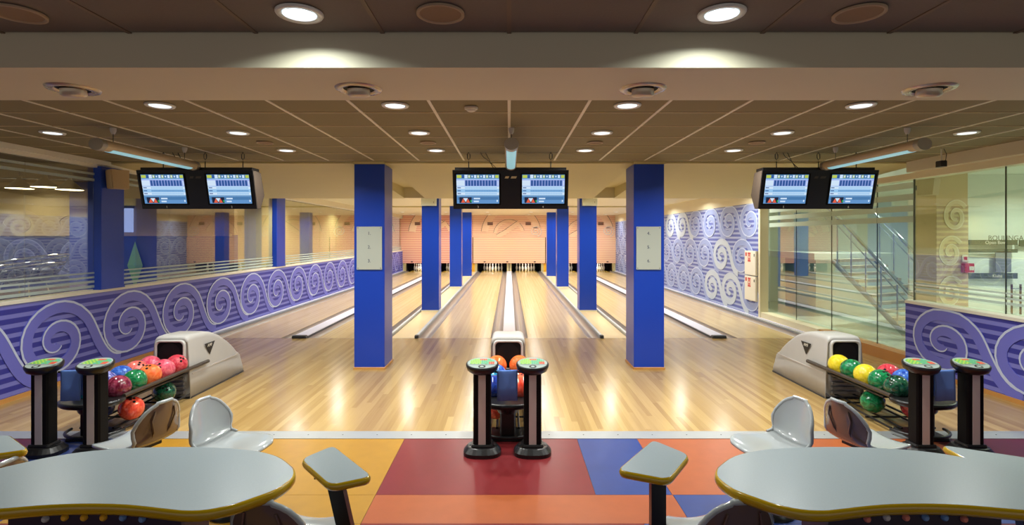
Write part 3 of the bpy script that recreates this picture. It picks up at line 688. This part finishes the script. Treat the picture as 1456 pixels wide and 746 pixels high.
def ball(x, y, z, c, label, group, tilt):
    o = mk('bowling_ball', BM[c], None, (x,y,z), label, 'bowling ball', group); o.rotation_euler = tilt
    mk('finger_holes', HOLES, o); return o
ZB = .29+.108+.005
def row_balls(x, ys, cols, where, grp):
    for y, c in zip(ys, cols):
        ball(x, y, ZB, c[0], c[1], grp, (random.uniform(.3,1.2), random.uniform(-.7,.7), random.uniform(0,6)))
L_ = 'balls on the left ball return'; C_ = 'balls on the middle ball return'; R_ = 'balls on the right ball return'
row_balls(-3.605, (4.96,5.178,5.396,5.614,5.832), (('maroon','maroon marbled ball at the near end of the left return'),('green','bright green ball on the left return beside the maroon ball'),('orange','orange ball on the left return between green and pink balls'),('pink','rose pink ball on the left return behind the orange ball'),('red','raspberry red ball at the mouth of the left return hood')), '', L_)
row_balls(-3.85, (4.90,5.118,5.336,5.554,5.772), (('teal','teal ball half hidden behind the console on the left return'),('violet','violet and white marbled ball on the left return'),('blue','bright blue ball in the back row of the left return'),('salmon','salmon ball in the back row of the left return'),('pink','pink ball in the back row of the left return nearest the hood')), '', L_)
row_balls(.108, (4.96,5.178,5.80), (('coral','red ball right of the towel on the middle return'),('coral','red ball behind the right middle console on the middle return'),('orange','orange ball at the right of the middle return mouth')), '', C_)
row_balls(-.132, (4.96,5.178,5.396,5.79), (('navy','deep blue ball left of the towel on the middle return'),('teal','light teal ball on the middle return behind the deep blue ball'),('blue','blue ball on the middle return peeking over the towel'),('orange','orange ball at the left of the middle return mouth')), '', C_)
row_balls(3.575, (4.96,5.178,5.396,5.614,5.832), (('dark green','dark green ball at the near end of the right return'),('green','green ball on the right return beside the dark green ball'),('yellow','yellow ball on the right return between two green balls'),('green','green ball on the right return between two yellow balls'),('yellow','yellow ball at the mouth of the right return hood')), '', R_)
row_balls(3.82, (4.98,5.198,5.416), (('violet','violet ball behind the console on the right return'),('blue','blue ball in the back row of the right return'),('red','red ball in the back row of the right return')), '', R_)
def low(x, y, c, lab, g): ball(x, y, .052+.112, c, lab, g, (random.uniform(.2,1), random.uniform(-.5,.5), 1))
low(-3.58, 5.10, 'coral', 'red orange ball on the lower rack of the left return', L_)
low(-3.60, 5.62, 'dark green', 'dark green ball on the lower rack of the left return', L_)
low(-3.88, 5.12, 'navy', 'navy ball low behind the consoles on the left return', L_)
low(-.13, 5.12, 'coral', 'red ball on the lower rack of the middle return', C_)
low(3.58, 5.30, 'green', 'green ball on the lower rack of the right return', R_)
low(3.85, 5.12, 'red', 'red ball on the lower rack of the right return', R_)

# ================================================================== SCORING CONSOLES
KEYC = [mat('key_green', rgb(110,190,90), .4), mat('key_lime', rgb(180,210,80), .4), mat('key_red', rgb(226,90,60), .4), mat('key_teal', rgb(90,180,150), .4)]
M_plate = mat('keypad_plate', rgb(150,164,160), .35)
def console(x, y, label):
    t = thing('scoring_console', label, 'console', (x, y, 0), group='keypad consoles')
    def oval(a, b, n=28): return [(a*math.copysign(abs(math.cos(2*PI*i/n))**.75, math.cos(2*PI*i/n)), b*math.copysign(abs(math.sin(2*PI*i/n))**.75, math.sin(2*PI*i/n))) for i in range(n)]
    b = MB(); b.loft([[(u,v,z) for u,v in oval(a,bb)] for a,bb,z in ((.155,.13,0),(.155,.13,.03),(.125,.10,.065),(.118,.094,.068))], M_black, True, False); ba = b.build('base', t)
    for s in (-1,1): MB().lathe([(.011,.066),(.009,.072)], M_dkgrey, 10, (s*.10,0,0)).build('bolt', ba)
    MB().bbox(-.088,.088,-.07,.07,.06,.09,M_black,.012).build('collar', t)
    MB().bbox(-.072,.072,-.055,.055,.08,.69,M_blackm,.012).build('post', t)
    MB().box(-.030,.030,-.0575,-.055,.09,.69,M_silver).build('front_strip', t)
    fr = Matrix.Translation((0,0,.725)) @ Matrix.Rotation(math.radians(9),4,'X')
    c = lambda a, bb, z: [tuple(fr @ Vector((a*math.cos(2*PI*i/32), bb*math.sin(2*PI*i/32), z))) for i in range(32)]
    hd = MB().loft([c(.10,.09,-.05), c(.125,.118,-.03), c(.135,.128,0), c(.135,.128,.014), c(.128,.121,.02)], M_black, True, True).build('head', t)
    MB().loft([c(.122,.115,.019), c(.122,.115,.0215)], M_plate, True, False).build('keypad_plate', hd)
    k = MB()
    for i in range(-6,7):
        for j in range(-2,5):
            u, v = i*.0155, .012+j*.0155
            if (u/.108)**2+(v/.098)**2 < 1: k.box(u-.006,u+.006,v-.006,v+.006,.0215,.0245,KEYC[2] if (j>2 and -1<=i<=2) or (i>3 and j<1) else KEYC[(i+j)%2 if i<0 else (3 if (i+j)%3 else 0)],fr)
    ko = k.build('keys', hd); ko['kind'] = 'stuff'
    s = MB(); n = 12; V = []
    for i in range(n+1):
        u = -.118+.236*i/n; v = -.03-.012*(1-(u/.118)**2); V += [tuple(fr @ Vector((u,v,.0218))), tuple(fr @ Vector((u,v-.006,.0218)))]
    s.add(V, [(2*i+1,2*i+3,2*i+2,2*i) for i in range(n)], M_black)
    s.lathe([(.030,.0216),(.030,.0225)], M_black, 18, (0,-.078,0), mx=fr); s.lathe([(.016,.0226),(.016,.0235)], mat('key_grey', rgb(160,176,172), .4), 16, (0,-.078,0), mx=fr)
    s.build('lower_band', hd)
    return t
CYc = 4.45
for cx, side, x1, x2 in ((0,'middle',-.222,.192),(0,'left',-3.845,-3.42),(0,'right',3.405,3.815)):
    console(x1, CYc, f'left keypad console of the {side} pair'); tt = console(x2, CYc, f'right keypad console of the {side} pair')
    MB().tube([(x1-x2+.10,.02,.665),(-.06,.02,.665)], .008, M_blackm, 8).build('towel_bar', tt)
    # towel over the bar
    xm = (x1+x2)/2+(.0 if side=='middle' else 0); wd = .085
    b = MB(); n = 10; V = []; prof = [(.014,-.20),(.014,-.1),(.014,-.01)]+[(.014*math.cos(PI*i/6),.004+.012*math.sin(PI*i/6)) for i in range(7)]+[(-.014,-.02),(-.016,-.12),(-.018,-.235)]
    for j, (yy, zz) in enumerate(prof):
        for i in range(n+1):
            u = i/n-.5; V.append((u*2*wd*(1+.02*math.sin(j)), yy*(1.0)+.004*math.sin(9*u+1)*(1 if yy<0 else -1)*min(1,abs(zz)*9), zz+.006*u))
    Fc = [(j*(n+1)+i, j*(n+1)+i+1, (j+1)*(n+1)+i+1, (j+1)*(n+1)+i) for j in range(len(prof)-1) for i in range(n)]
    b.add(V, Fc, M_towel, True)
    o = b.build('towel', None, (xm, CYc+.02, .665), label=f'blue cloth hanging between the two {side} consoles', cat='towel')
    md = o.modifiers.new('thickness','SOLIDIFY'); md.thickness = .006; md.offset = 1

# ================================================================== CHAIRS
def chair_master():
    t = thing('chair', 'x', 'chair', (0,0,0))
    M_ = 15; nv = 12
    # side profile (y,z) seat front (+y) to back top (-y)
    P = [(.205,.412),(.17,.430),(.10,.430),(.02,.422),(-.06,.418),(-.12,.424),(-.16,.442)]
    Wd = [.120,.170,.186,.188,.180,.166,.156]
    for t_ in (.10,.25,.42,.58,.72,.83,.91,.965,1.0):
        P.append((-.163-.078*t_**.55, .442+.264*t_)); k_ = max(0, (t_-.30)/.70)
        Wd.append(max(.05, (.153+.012*math.sin(PI*min(1,t_/.7)))*(1-k_**2.7)**.5))
    V = []
    for (y,z), hw in zip(P, Wd):
        for i in range(nv+1):
            u = 2*i/nv-1
            back = max(0, min(1, (z-.44)/.1)) if y < -.1 else 0
            dish = (u*hw/.165)**2 if y < -.15 else u*u
            V.append((u*hw, y+back*.045*dish, z+(1-back)*.018*dish))
    Fc = [(j*(nv+1)+i, j*(nv+1)+i+1, (j+1)*(nv+1)+i+1, (j+1)*(nv+1)+i) for j in range(len(P)-1) for i in range(nv)]
    split = 6
    def sheet(name, j0, j1):
        me = bpy.data.meshes.new(name); nn = nv+1
        me.from_pydata(V[j0*nn:(j1+1)*nn], [], [(j*nn+i, (j+1)*nn+i, (j+1)*nn+i+1, j*nn+i+1) for j in range(j1-j0) for i in range(nv)])
        me.materials.append(M_shell); me.materials.append(M_shell_shade); me.materials.append(M_shell)
        me.polygons.foreach_set('use_smooth', [True]*len(me.polygons)); me.update()
        o = mk(name, me, t)
        a = o.modifiers.new('subdivision','SUBSURF'); a.levels = 1; a.render_levels = 1
        d = o.modifiers.new('thickness','SOLIDIFY'); d.thickness = .016; d.offset = -1; d.material_offset = 1; d.material_offset_rim = 2
        return o
    sheet('seat', 0, split); bk = sheet('backrest', split, len(P)-1)
    nn = nv+1
    def off(j, i):
        x, y, z = V[j*nn+i]; return (x, y, z)
    rim = [off(j, 0) for j in range(5, len(P))]+[off(len(P)-1, i) for i in range(2, nv-1, 2)]+[off(j, nv) for j in range(len(P)-1, 4, -1)]
    MB().tube([(x*1.02, y-.008, z+.002) for x,y,z in rim], .0125, M_shell, 8).build('rim', bk)
    for s in (-1,1): MB().tube([(s*.05,-.19,.47),(s*.06,-.222,.52),(s*.085,-.236,.60),(s*.07,-.246,.66)], .006, M_shell_shade, 6).build('back_rib', bk)
    MB().lathe([(.16,0),(.16,.012),(.03,.035)], M_black, 22).build('foot', t)
    MB().tube([(0,0,.03),(0,-.01,.40)], .028, M_black, 12).build('pedestal', t)
    MB().box(-.10,.10,-.11,.11,.385,.402,M_black).build('mount_plate', t)
    return t
CH0 = chair_master(); used = [False]
def chair(x, y, rz, label):
    o = CH0 if not used[0] else copy_tree(CH0); used[0] = True
    o.location = (x,y,0); o.rotation_euler.z = math.radians(rz); relabel(o, label, 'moulded grey chairs'); return o
for s, side in ((-1,'left'),(1,'right')):
    ox = 0 if s < 0 else -.10
    chair(s*1.80+ox, 3.52, s*105, f'grey moulded chair behind the {side} table, facing the middle aisle')
    chair(s*2.50+ox, 3.60, -s*75, f'grey moulded chair behind the {side} table, its brown, shade-coloured back to the aisle')
    chair(s*.985+ox*.6, 2.44, s*8, f'grey moulded chair pushed under the inner end of the {side} table')
    if s < 0: chair(s*2.66+ox, 2.60, -s*88, f'grey moulded chair behind the outer end of the {side} table')

# ================================================================== TABLES
outl = [(270,634.1),(316,635.4),(363,639.5),(395,647.4),(414,660),(420,668),(417,679),(395,695),(363,707.4),(332,717.5),(294,725.5),(262,727),(237,724.8),(190,719.5),(150,717.3)]
ZT = .75; hp = [onz(x,y,ZT) for x,y in outl]; XM = -1.63
def smooth_closed(P, n=3):
    out = []; N_ = len(P)
    for i in range(N_):
        p0,p1,p2,p3 = P[i-1],P[i],P[(i+1)%N_],P[(i+2)%N_]
        for k in range(n):
            t = k/n; out.append(tuple(.5*((2*p1[a])+(-p0[a]+p2[a])*t+(2*p0[a]-5*p1[a]+4*p2[a]-p3[a])*t*t+(-p0[a]+3*p1[a]-3*p2[a]+p3[a])*t**3) for a in (0,1)))
    return out
half = [(p.x-XM, p.y-2.3) for p in hp]
bean = smooth_closed(half+[(-x,y) for x,y in half[::-1]])
def offset(P, d):
    n = len(P); R = []
    for i in range(n):
        a, b = P[i-1], P[(i+1)%n]; tx, ty = b[0]-a[0], b[1]-a[1]; l = math.hypot(tx,ty) or 1
        R.append((P[i][0]-ty/l*d, P[i][1]+tx/l*d))
    return R
def slab(P, zt, th, parent, e=.012):
    area = sum(P[i-1][0]*P[i][1]-P[i][0]*P[i-1][1] for i in range(len(P)))
    if area < 0: P = P[::-1]
    inn = offset(P, e*.8)
    b = MB(); b.prism(inn, zt-th, zt, M_lam); tp = b.build('top', parent)
    rings = [[(x,y,z) for x,y in offset(P, k)] for k, z in ((e*.8,zt-.0005),(e*.25,zt-.003),(0,zt-th*.3),(-.002,zt-th*.5),(0,zt-th*.75),(e*.6,zt-th-.001),(e*1.6,zt-th-.001))]
    MB().loft(rings, M_yel, False, True).build('edge_band', parent)
def table(cx, cols, label):
    t = thing('bean_table', label, 'table', (cx, 2.3, 0))
    slab(bean, ZT, .042, t)
    MB().bbox(-.28,.28,-.14,.14,.03,.706,M_navy,.02).build('pedestal', t)
    MB().box(-.46,.46,-.17,.17,.690,.707,M_blackm).build('support_plate', t)
    MB().bbox(-.36,.36,-.22,.22,0,.03,M_black,.02).build('base_plate', t)
    MB().box(-.34,.34,-.185,-.165,.60,.706,M_navy).build('front_rail', t)
    for k, c in enumerate(cols):
        MB().lathe([(.0135,0),(.0135,.008),(.008,.014)], c, 14, mx=Matrix.Translation((-.19+.076*k,-.185,.688-(.006 if k in (0,5) else 0))) @ Matrix.Rotation(PI/2,4,'X')).build('stud', t)
SY, SG, SB, SR = mat('stud_yellow', rgb(236,180,50), .3), mat('stud_grey', rgb(196,196,200), .3), mat('stud_blue', rgb(110,150,206), .3), mat('stud_red', rgb(216,130,116), .3)
table(XM, (SG,SY,SY,SY,SB,SB), 'large bean shaped grey table with yellow edge, front left')
table(1.595, (SR,SG,SR,SB,SB,SR), 'large bean shaped grey table with yellow edge, front right')
# small side tables on leaning poles
def rquad(pts, r=.052):
    out = []; n = len(pts)
    for i in range(n):
        p, a, b = Vector(pts[i]), Vector(pts[i-1]), Vector(pts[(i+1)%n])
        u, v = (a-p).normalized(), (b-p).normalized(); q0, q1 = p+u*r, p+v*r
        for k in range(5):
            t = k/4; out.append(tuple((1-t)**2*q0+2*t*(1-t)*p+t*t*q1))
    return out
def paddle(pts, zt, lean, label, bx, by):
    c = sum((Vector(p) for p in pts), Vector((0,0)))/len(pts)
    t = thing('side_table', label, 'side table', (bx, by, 0))
    P = rquad([(p[0]-bx, p[1]-by) for p in pts])
    slab(P, zt, .032, t, .010)
    top = Vector((c.x-bx, c.y-by, zt-.033)); bot = Vector((0,0,.02))
    rings = []
    for q in (bot, top): rings.append([(q.x-.034,q.y-.022,q.z),(q.x+.034,q.y-.022,q.z),(q.x+.034,q.y+.022,q.z),(q.x-.034,q.y+.022,q.z)])
    MB().loft(rings, M_black, True).build('pole', t)
    MB().lathe([(.15,0),(.15,.015),(.05,.04)], M_black, 22).build('foot', t)
    MB().box(top.x-.07,top.x+.07,top.y-.05,top.y+.05,zt-.042,zt-.033,M_black).build('mount_plate', t)
lp = [onz(x,y,ZT) for x,y in ((474,632),(532,677),(468,690),(426,652))]
paddle([(p.x,p.y) for p in lp], ZT, 0, 'small grey side table right of the left bean table', -.665, 2.50)
rp = [onz(x,y,ZT) for x,y in ((928,624),(982,646),(952,682),(876,668))]
paddle([(p.x,p.y) for p in rp], ZT, 0, 'small grey side table left of the right bean table', .69, 2.50)
paddle([(-2.36,2.65),(-2.66,2.86),(-2.92,2.68),(-2.62,2.52)], .742, 0, 'small grey side table cut off at the left edge of the photo', -2.99, 2.86)
paddle([(2.25,2.82),(2.72,2.56),(2.52,2.40),(2.22,2.50)], .702, 0, 'small grey side table tucked behind the outer end of the right bean table', 2.60, 2.64)

# ================================================================== BEYOND THE LEFT GLASS
struct('floor_side_left', MB().box(-16, X0-.16, -1, 28, -.12, -.02, mat('carpet_dark', rgb(70,60,56), .9)))
struct('ceiling_side_left', MB().box(-16, X0-.1, -1, 28, 2.9, 3.0, mat('side_ceiling', rgb(120,98,66), .8)))
wb = struct('wall_side_left', MB().box(-16, X0-.2, 11, 11.15, -.02, 1.82, mat('side_navy', rgb(36,48,104), .6)).box(-16, X0-.2, 11, 11.15, 1.82, 2.9, mat('side_tan', rgb(176,150,104), .6)))
plW = lambda u, v, d: (u, 11-d, v)
swirl_set(wb, plW, [(-11.2+1.15*i, 2.06, M_swirlb, M_swirlb) for i in range(3)], .42, .24, .10, 1.15)
swirl_set(wb, plW, [(-11.1+1.15*i, 1.35, mat('swirl_navy', rgb(76,84,140), .5), mat('swirl_navy_edge', rgb(110,120,170), .5)) for i in range(3)], .42, .38, .09, 1.15)
MB().box(-8.95, -8.45, 10.95, 11, -.02, 2.9, mat('side_blue', rgb(40,60,150), .5)).build('blue_panel', wb)
MB().box(-16, X0-.25, 10.97, 11, 1.80, 1.84, M_swirlb).build('rail_moulding', wb)
struct('wall_side_left_pillar', MB().box(-10.6, -10.1, 9.6, 10.1, -.02, 2.9, mat('olive_paint', rgb(172,164,98), .6)))
struct('wall_side_left_far', MB().box(-7.0, -6.9, 11.15, 28, -.02, 2.9, mat('pale_yellow', rgb(222,208,140), .6)))
gm = MB(); gm.add([at(x,y,10.94) for x,y in ((181,377),(192,343),(203,377),(192,410))]+[at(x,y,10.9) for x,y in ((192,377),)], [(0,4,1),(1,4,2),(2,4,3),(3,4,0)], mat('green_diamond', rgb(110,160,70), .5))
gm.build('wall_diamond', None, label='green diamond shaped wall ornament seen through the left glass', cat='ornament')
t = thing('wall_screen', 'pale lilac projection screen on the wall beyond the left glass', 'screen', (0,0,0))
a, b = at(172,296,10.95), at(188,330,10.95); MB().box(a.x,b.x,10.93,10.99,b.z,a.z,mat('screen_lilac', rgb(170,164,190), .5)).build('panel', t); MB().box(a.x-.02,b.x+.02,10.9,10.99,a.z,a.z+.06,M_dkgrey).build('roller_case', t)
t = thing('bark_post', 'orange brown carved post standing beyond the left glass', 'post', (-6.35, 12.2, -.02))
MB().lathe([(.16,0),(.13,.3),(.15,.7),(.12,1.1),(.15,1.5),(.12,1.9),(.14,2.3),(.12,2.9)], mat('bark', rgb(206,130,80), .7, var=.35, vscale=16, bump=.8, bscale=25), 16).build('trunk', t)
for k in range(5): MB().lathe([(.03,0),(.06,.03),(.03,.06)], mat('bark_pale', rgb(226,190,150), .6), 10, (.11*math.cos(k*2.2), -.11, .5+.45*k)).build('knot', t)
# billiard lamps
t = thing('billiard_lamp', 'bar lamp with three cone shades seen through the left glass', 'lamp', (0,0,0))
for px, py in ((28,268),(64,266),(99,270)):
    p = at(px, py, 9.0)
    MB().lathe([(.20,0),(.19,.01),(.06,.14),(.035,.16),(.03,.20)], mat('lamp_shade', rgb(150,140,120), .4), 22, p, caps=False).build('shade', t)
    MB().lathe([(.19,.002),(.10,.0)], lamp_mat('shade_glow', (1,.88,.62,1), 6), 20, p).build('bulb_glass', t)
    disk_light('billiard_source', t, (p.x,p.y,p.z-.02), 10, .3, (1,.85,.6), 150)
a, b = at(28,253,9), at(99,256,9); MB().tube([(a.x-.3,9,a.z),(b.x+.3,9,b.z)], .014, M_chrome).tube([(a.x,9,a.z),(a.x,9,2.9)], .008, M_chrome).tube([(b.x,9,b.z),(b.x,9,2.9)], .008, M_chrome).build('hanging_bar', t)
# round basket chair with thin legs
t = thing('basket_chair', 'dark wire basket chair with thin legs beyond the left glass', 'chair', (-7.75, 8.6, -.02))
for k, (r, z) in enumerate(((.62,1.42),(.58,1.30),(.46,1.16),(.28,1.08))):
    MB().tube([(r*math.cos(2*PI*i/24), r*.7*math.sin(2*PI*i/24), z+.16*(r*math.cos(2*PI*i/24))) for i in range(25)], .02, M_chrome, 6).build('hoop', t)
for k in range(10):
    a = 2*PI*k/10; MB().tube([(r*math.cos(a), r*.7*math.sin(a), z+.16*r*math.cos(a)) for r, z in ((.62,1.42),(.58,1.30),(.46,1.16),(.28,1.08))], .007, M_dkgrey, 5).build('rib', t)
MB().lathe([(.05,1.06),(.30,1.09),(.45,1.18),(.52,1.28),(.45,1.24),(.25,1.16),(.05,1.13)], mat('basket_cushion', rgb(24,30,52), .25), 20, sy=.7).build('cushion', t)
for sx, sy in ((-1,-1),(1,-1),(-1,1),(1,1)): MB().tube([(sx*.2,sy*.15,1.1),(sx*.42,sy*.32,0)], .012, M_chrome, 6).build('leg', t)
for x, y in ((-8.5,7.5),(-8.5,14),(-6.2,16),(-6.2,21),(-9.5,10.2)):
    downlight(x, y, 2.898, .1, 'added fill downlight in the ceiling beyond the left glass, '+{7.5:'nearest of five',10.2:'second nearest of five',14:'middle one of five',16:'second farthest of five',21:'farthest of five'}[y], 'added fill downlights beyond the left glass', PW_SIDE*(.45 if y<11 else .6))  # lamps added to give the side room ambient light

# ================================================================== BEYOND THE RIGHT GLASS
struct('floor_side_right', MB().box(X1+.25, 16, -1, 28, -.12, -.02, mat('hall_floor', rgb(200,208,192), .25, var=.05, vscale=2)))
struct('ceiling_side_right', MB().box(X1+.3, 16, -1, 28, 2.9, 3.0, mat('hall_ceiling', rgb(226,234,222), .7)))
M_hall = mat('hall_wall', rgb(226,234,222), .6)
struct('wall_side_right', MB().box(X1+.18, 16, 15.0, 15.15, -.02, 2.9, M_hall))
wp = struct('wall_side_right_pillar', MB().box(at(1331,0,9).x, at(1376,0,9).x, 9.0, 9.5, -.02, 2.9, mat('pillar_tan', rgb(214,186,140), .6)))
plP = lambda u, v, d: (u, 9.0-d, v)
MB().box(at(1331,0,9).x, at(1376,0,9).x, 8.99, 9.0, .3, 2.32, stripes('pillar_stripes', rgb(196,166,130), rgb(222,200,150), .09)).build('mural_panel', wp)
plP2 = lambda u, v, d: (u, 8.99-d, v)
swirl_set(wp, plP2, [(7.37, 1.52, mat('swirl_cream', rgb(224,206,160), .5), mat('swirl_cream_edge', rgb(240,230,196), .5)),(7.37, .85, mat('swirl_cream', rgb(224,206,160), .5), mat('swirl_cream_edge', rgb(240,230,196), .5)),(7.45, 2.12, mat('swirl_cream', rgb(224,206,160), .5), mat('swirl_cream_edge', rgb(240,230,196), .5))], .20, .27, .07, .4, False)
wd2 = struct('wall_side_right_entrance', MB().box(at(1376,0,9.6).x, 13, 9.6, 9.7, -.02, 2.9, M_hall))
# fire call point
t = thing('fire_call_point', 'red fire alarm box with sign on the tan pillar beyond the right glass', 'fire alarm', (0,0,0))
a, b = at(1369,362,8.96), at(1377,372,8.96); MB().box(a.x,b.x,8.965,8.98,b.z,a.z,M_white).box(a.x+.02,b.x-.02,8.96,8.965,b.z+.03,a.z-.03,M_red).build('sign', t)
a, b = at(1368,374,8.96), at(1381,387,8.96); MB().box(a.x,b.x,8.90,8.98,b.z,a.z,M_red).build('box', t); MB().box(a.x+.07,b.x-.01,8.895,8.90,b.z+.04,a.z-.05,M_white).build('label_plate', t)
# right speaker
t = thing('wall_speaker', 'beige box speaker on the tan pillar beyond the right glass', 'speaker', (at(1330,0,8.6).x, 8.75, 2.46))
mx = Matrix.Rotation(math.radians(35),4,'Z')
MB().loft([[(-.14,-.10,0),(.14,-.10,0),(.10,.12,0),(-.10,.12,0)],[(-.14,-.13,.28),(.14,-.13,.28),(.10,.12,.28),(-.10,.12,.28)]], mat('speaker_beige', rgb(196,170,130), .5), mx=mx).build('cabinet', t)
MB().box(-.03,.06,.06,.26,.10,.18,M_dkgrey).build('bracket', t)
# entrance board with club name
t = thing('club_board', 'entrance board lettered with the club name beyond the right glass', 'sign', (0,0,0))
YBd = 9.5; M_bd = mat('board_dark', rgb(70,84,66), .5)
for x0, x1, y0, y1 in ((1378,1447,341,348),(1378,1447,354,359),(1378,1447,388,396),(1450,1470,341,350)):
    a, b = at(x0,y0,YBd), at(x1,y1,YBd); MB().box(a.x,b.x,YBd,YBd+.02,b.z,a.z,M_bd).build('dark_bar', t)
a, b = at(1416,357,YBd), at(1438,387,YBd); MB().box(a.x,b.x,YBd,YBd+.02,b.z,a.z,mat('poster_grey', rgb(120,126,130), .4)).build('poster', t)
for txt, px, py, sz, m in (('BOULINGA KLUBS',1446,338.5,.125,M_bd),('Open Bow',1416,344.7,.085,M_white),('Klubs',1418,392.2,.075,M_white)):
    b = MB(); p = at(px,py,YBd-.002); text_mesh(b, txt, sz, m, Matrix.Translation(p) @ Matrix.Rotation(PI/2,4,'X')); b.build('lettering', t)
t = thing('door_handle', 'pair of tall bar handles on the entrance door beyond the right glass', 'door handle', (0,0,0))
for px in (1438.5,1451):
    a, b = at(px,404,9.5), at(px,447,9.5); MB().tube([a,b], .016, mat('bronze', rgb(110,84,56), .3, metal=.7), 8).build('bar', t)
    MB().box(a.x-.012,a.x+.012,9.5,9.59,a.z-.12,a.z-.1,M_chrome).build('bracket', t)
a, b = at(1438.5,410,9.5), at(1451,410,9.5); MB().tube([a,b], .009, M_chrome, 6).build('cross_link', t)
# staircase
t = thing('staircase', 'pale staircase with chrome handrails beyond the right glass', 'staircase', (0,0,0))
A, B = Vector((6.75,11.2,1.42)), Vector((7.25,9.75,-.02))
n = 11; st = MB(); side = Vector((1.25,.55,0))
for k in range(n):
    p = A.lerp(B, k/n); q = A.lerp(B, (k+1)/n); h = p.z
    pl_ = [(p.x,p.y),(q.x,q.y),(q.x+side.x,q.y+side.y),(p.x+side.x,p.y+side.y)]
    MB().prism(pl_, h-.16, h-.10, mat('tread_tan', rgb(206,196,166), .4)).build('tread', t)
for off in (0, 1):
    o = side*off
    MB().tube([A+o+Vector((0,0,-.15)), B+o+Vector((0,0,-.05))], .05, mat('stringer_grey', rgb(150,158,160), .4), 8).build('stringer', t)
    MB().tube([A+o+Vector((-.1,.2,1.05)), A+o+Vector((0,0,.88)), B+o+Vector((0,0,.75)), B+o+Vector((.05,-.1,.72))], .036, M_chrome, 10).build('handrail', t)
    MB().tube([A+o+Vector((0,0,.70)), B+o+Vector((0,0,.57))], .014, M_chrome, 8).build('rail_wire', t)
    for k in range(5):
        p = A.lerp(B, (k+.3)/5)+o; MB().tube([p+Vector((0,0,-.1)), p+Vector((0,0,.85))], .014, M_chrome, 8).build('baluster', t)
MB().box(6.75,8.6,11.9,14.9,1.27,1.42,M_hall).build('landing', t)
struct('wall_side_right_core', MB().box(at(1131,0,13.5).x, at(1160,0,13.5).x, 13.5, 14.0, -.02, 1.25, mat('core_blue', rgb(140,160,176), .5)))
for x, y in ((7.2,6.2),(9.0,8.2),(7,11.5),(10,12.5),(10.5,6.5)):
    downlight(x, y, 2.898, .1, 'added fill downlight in the hall ceiling beyond the right glass, '+{6.2:'nearest of five',6.5:'second nearest of five',8.2:'middle one of five',11.5:'second farthest of five',12.5:'farthest of five'}[y], 'added fill downlights beyond the right glass', PW_SIDE)  # hall lamps put in only to brighten the view through the glass
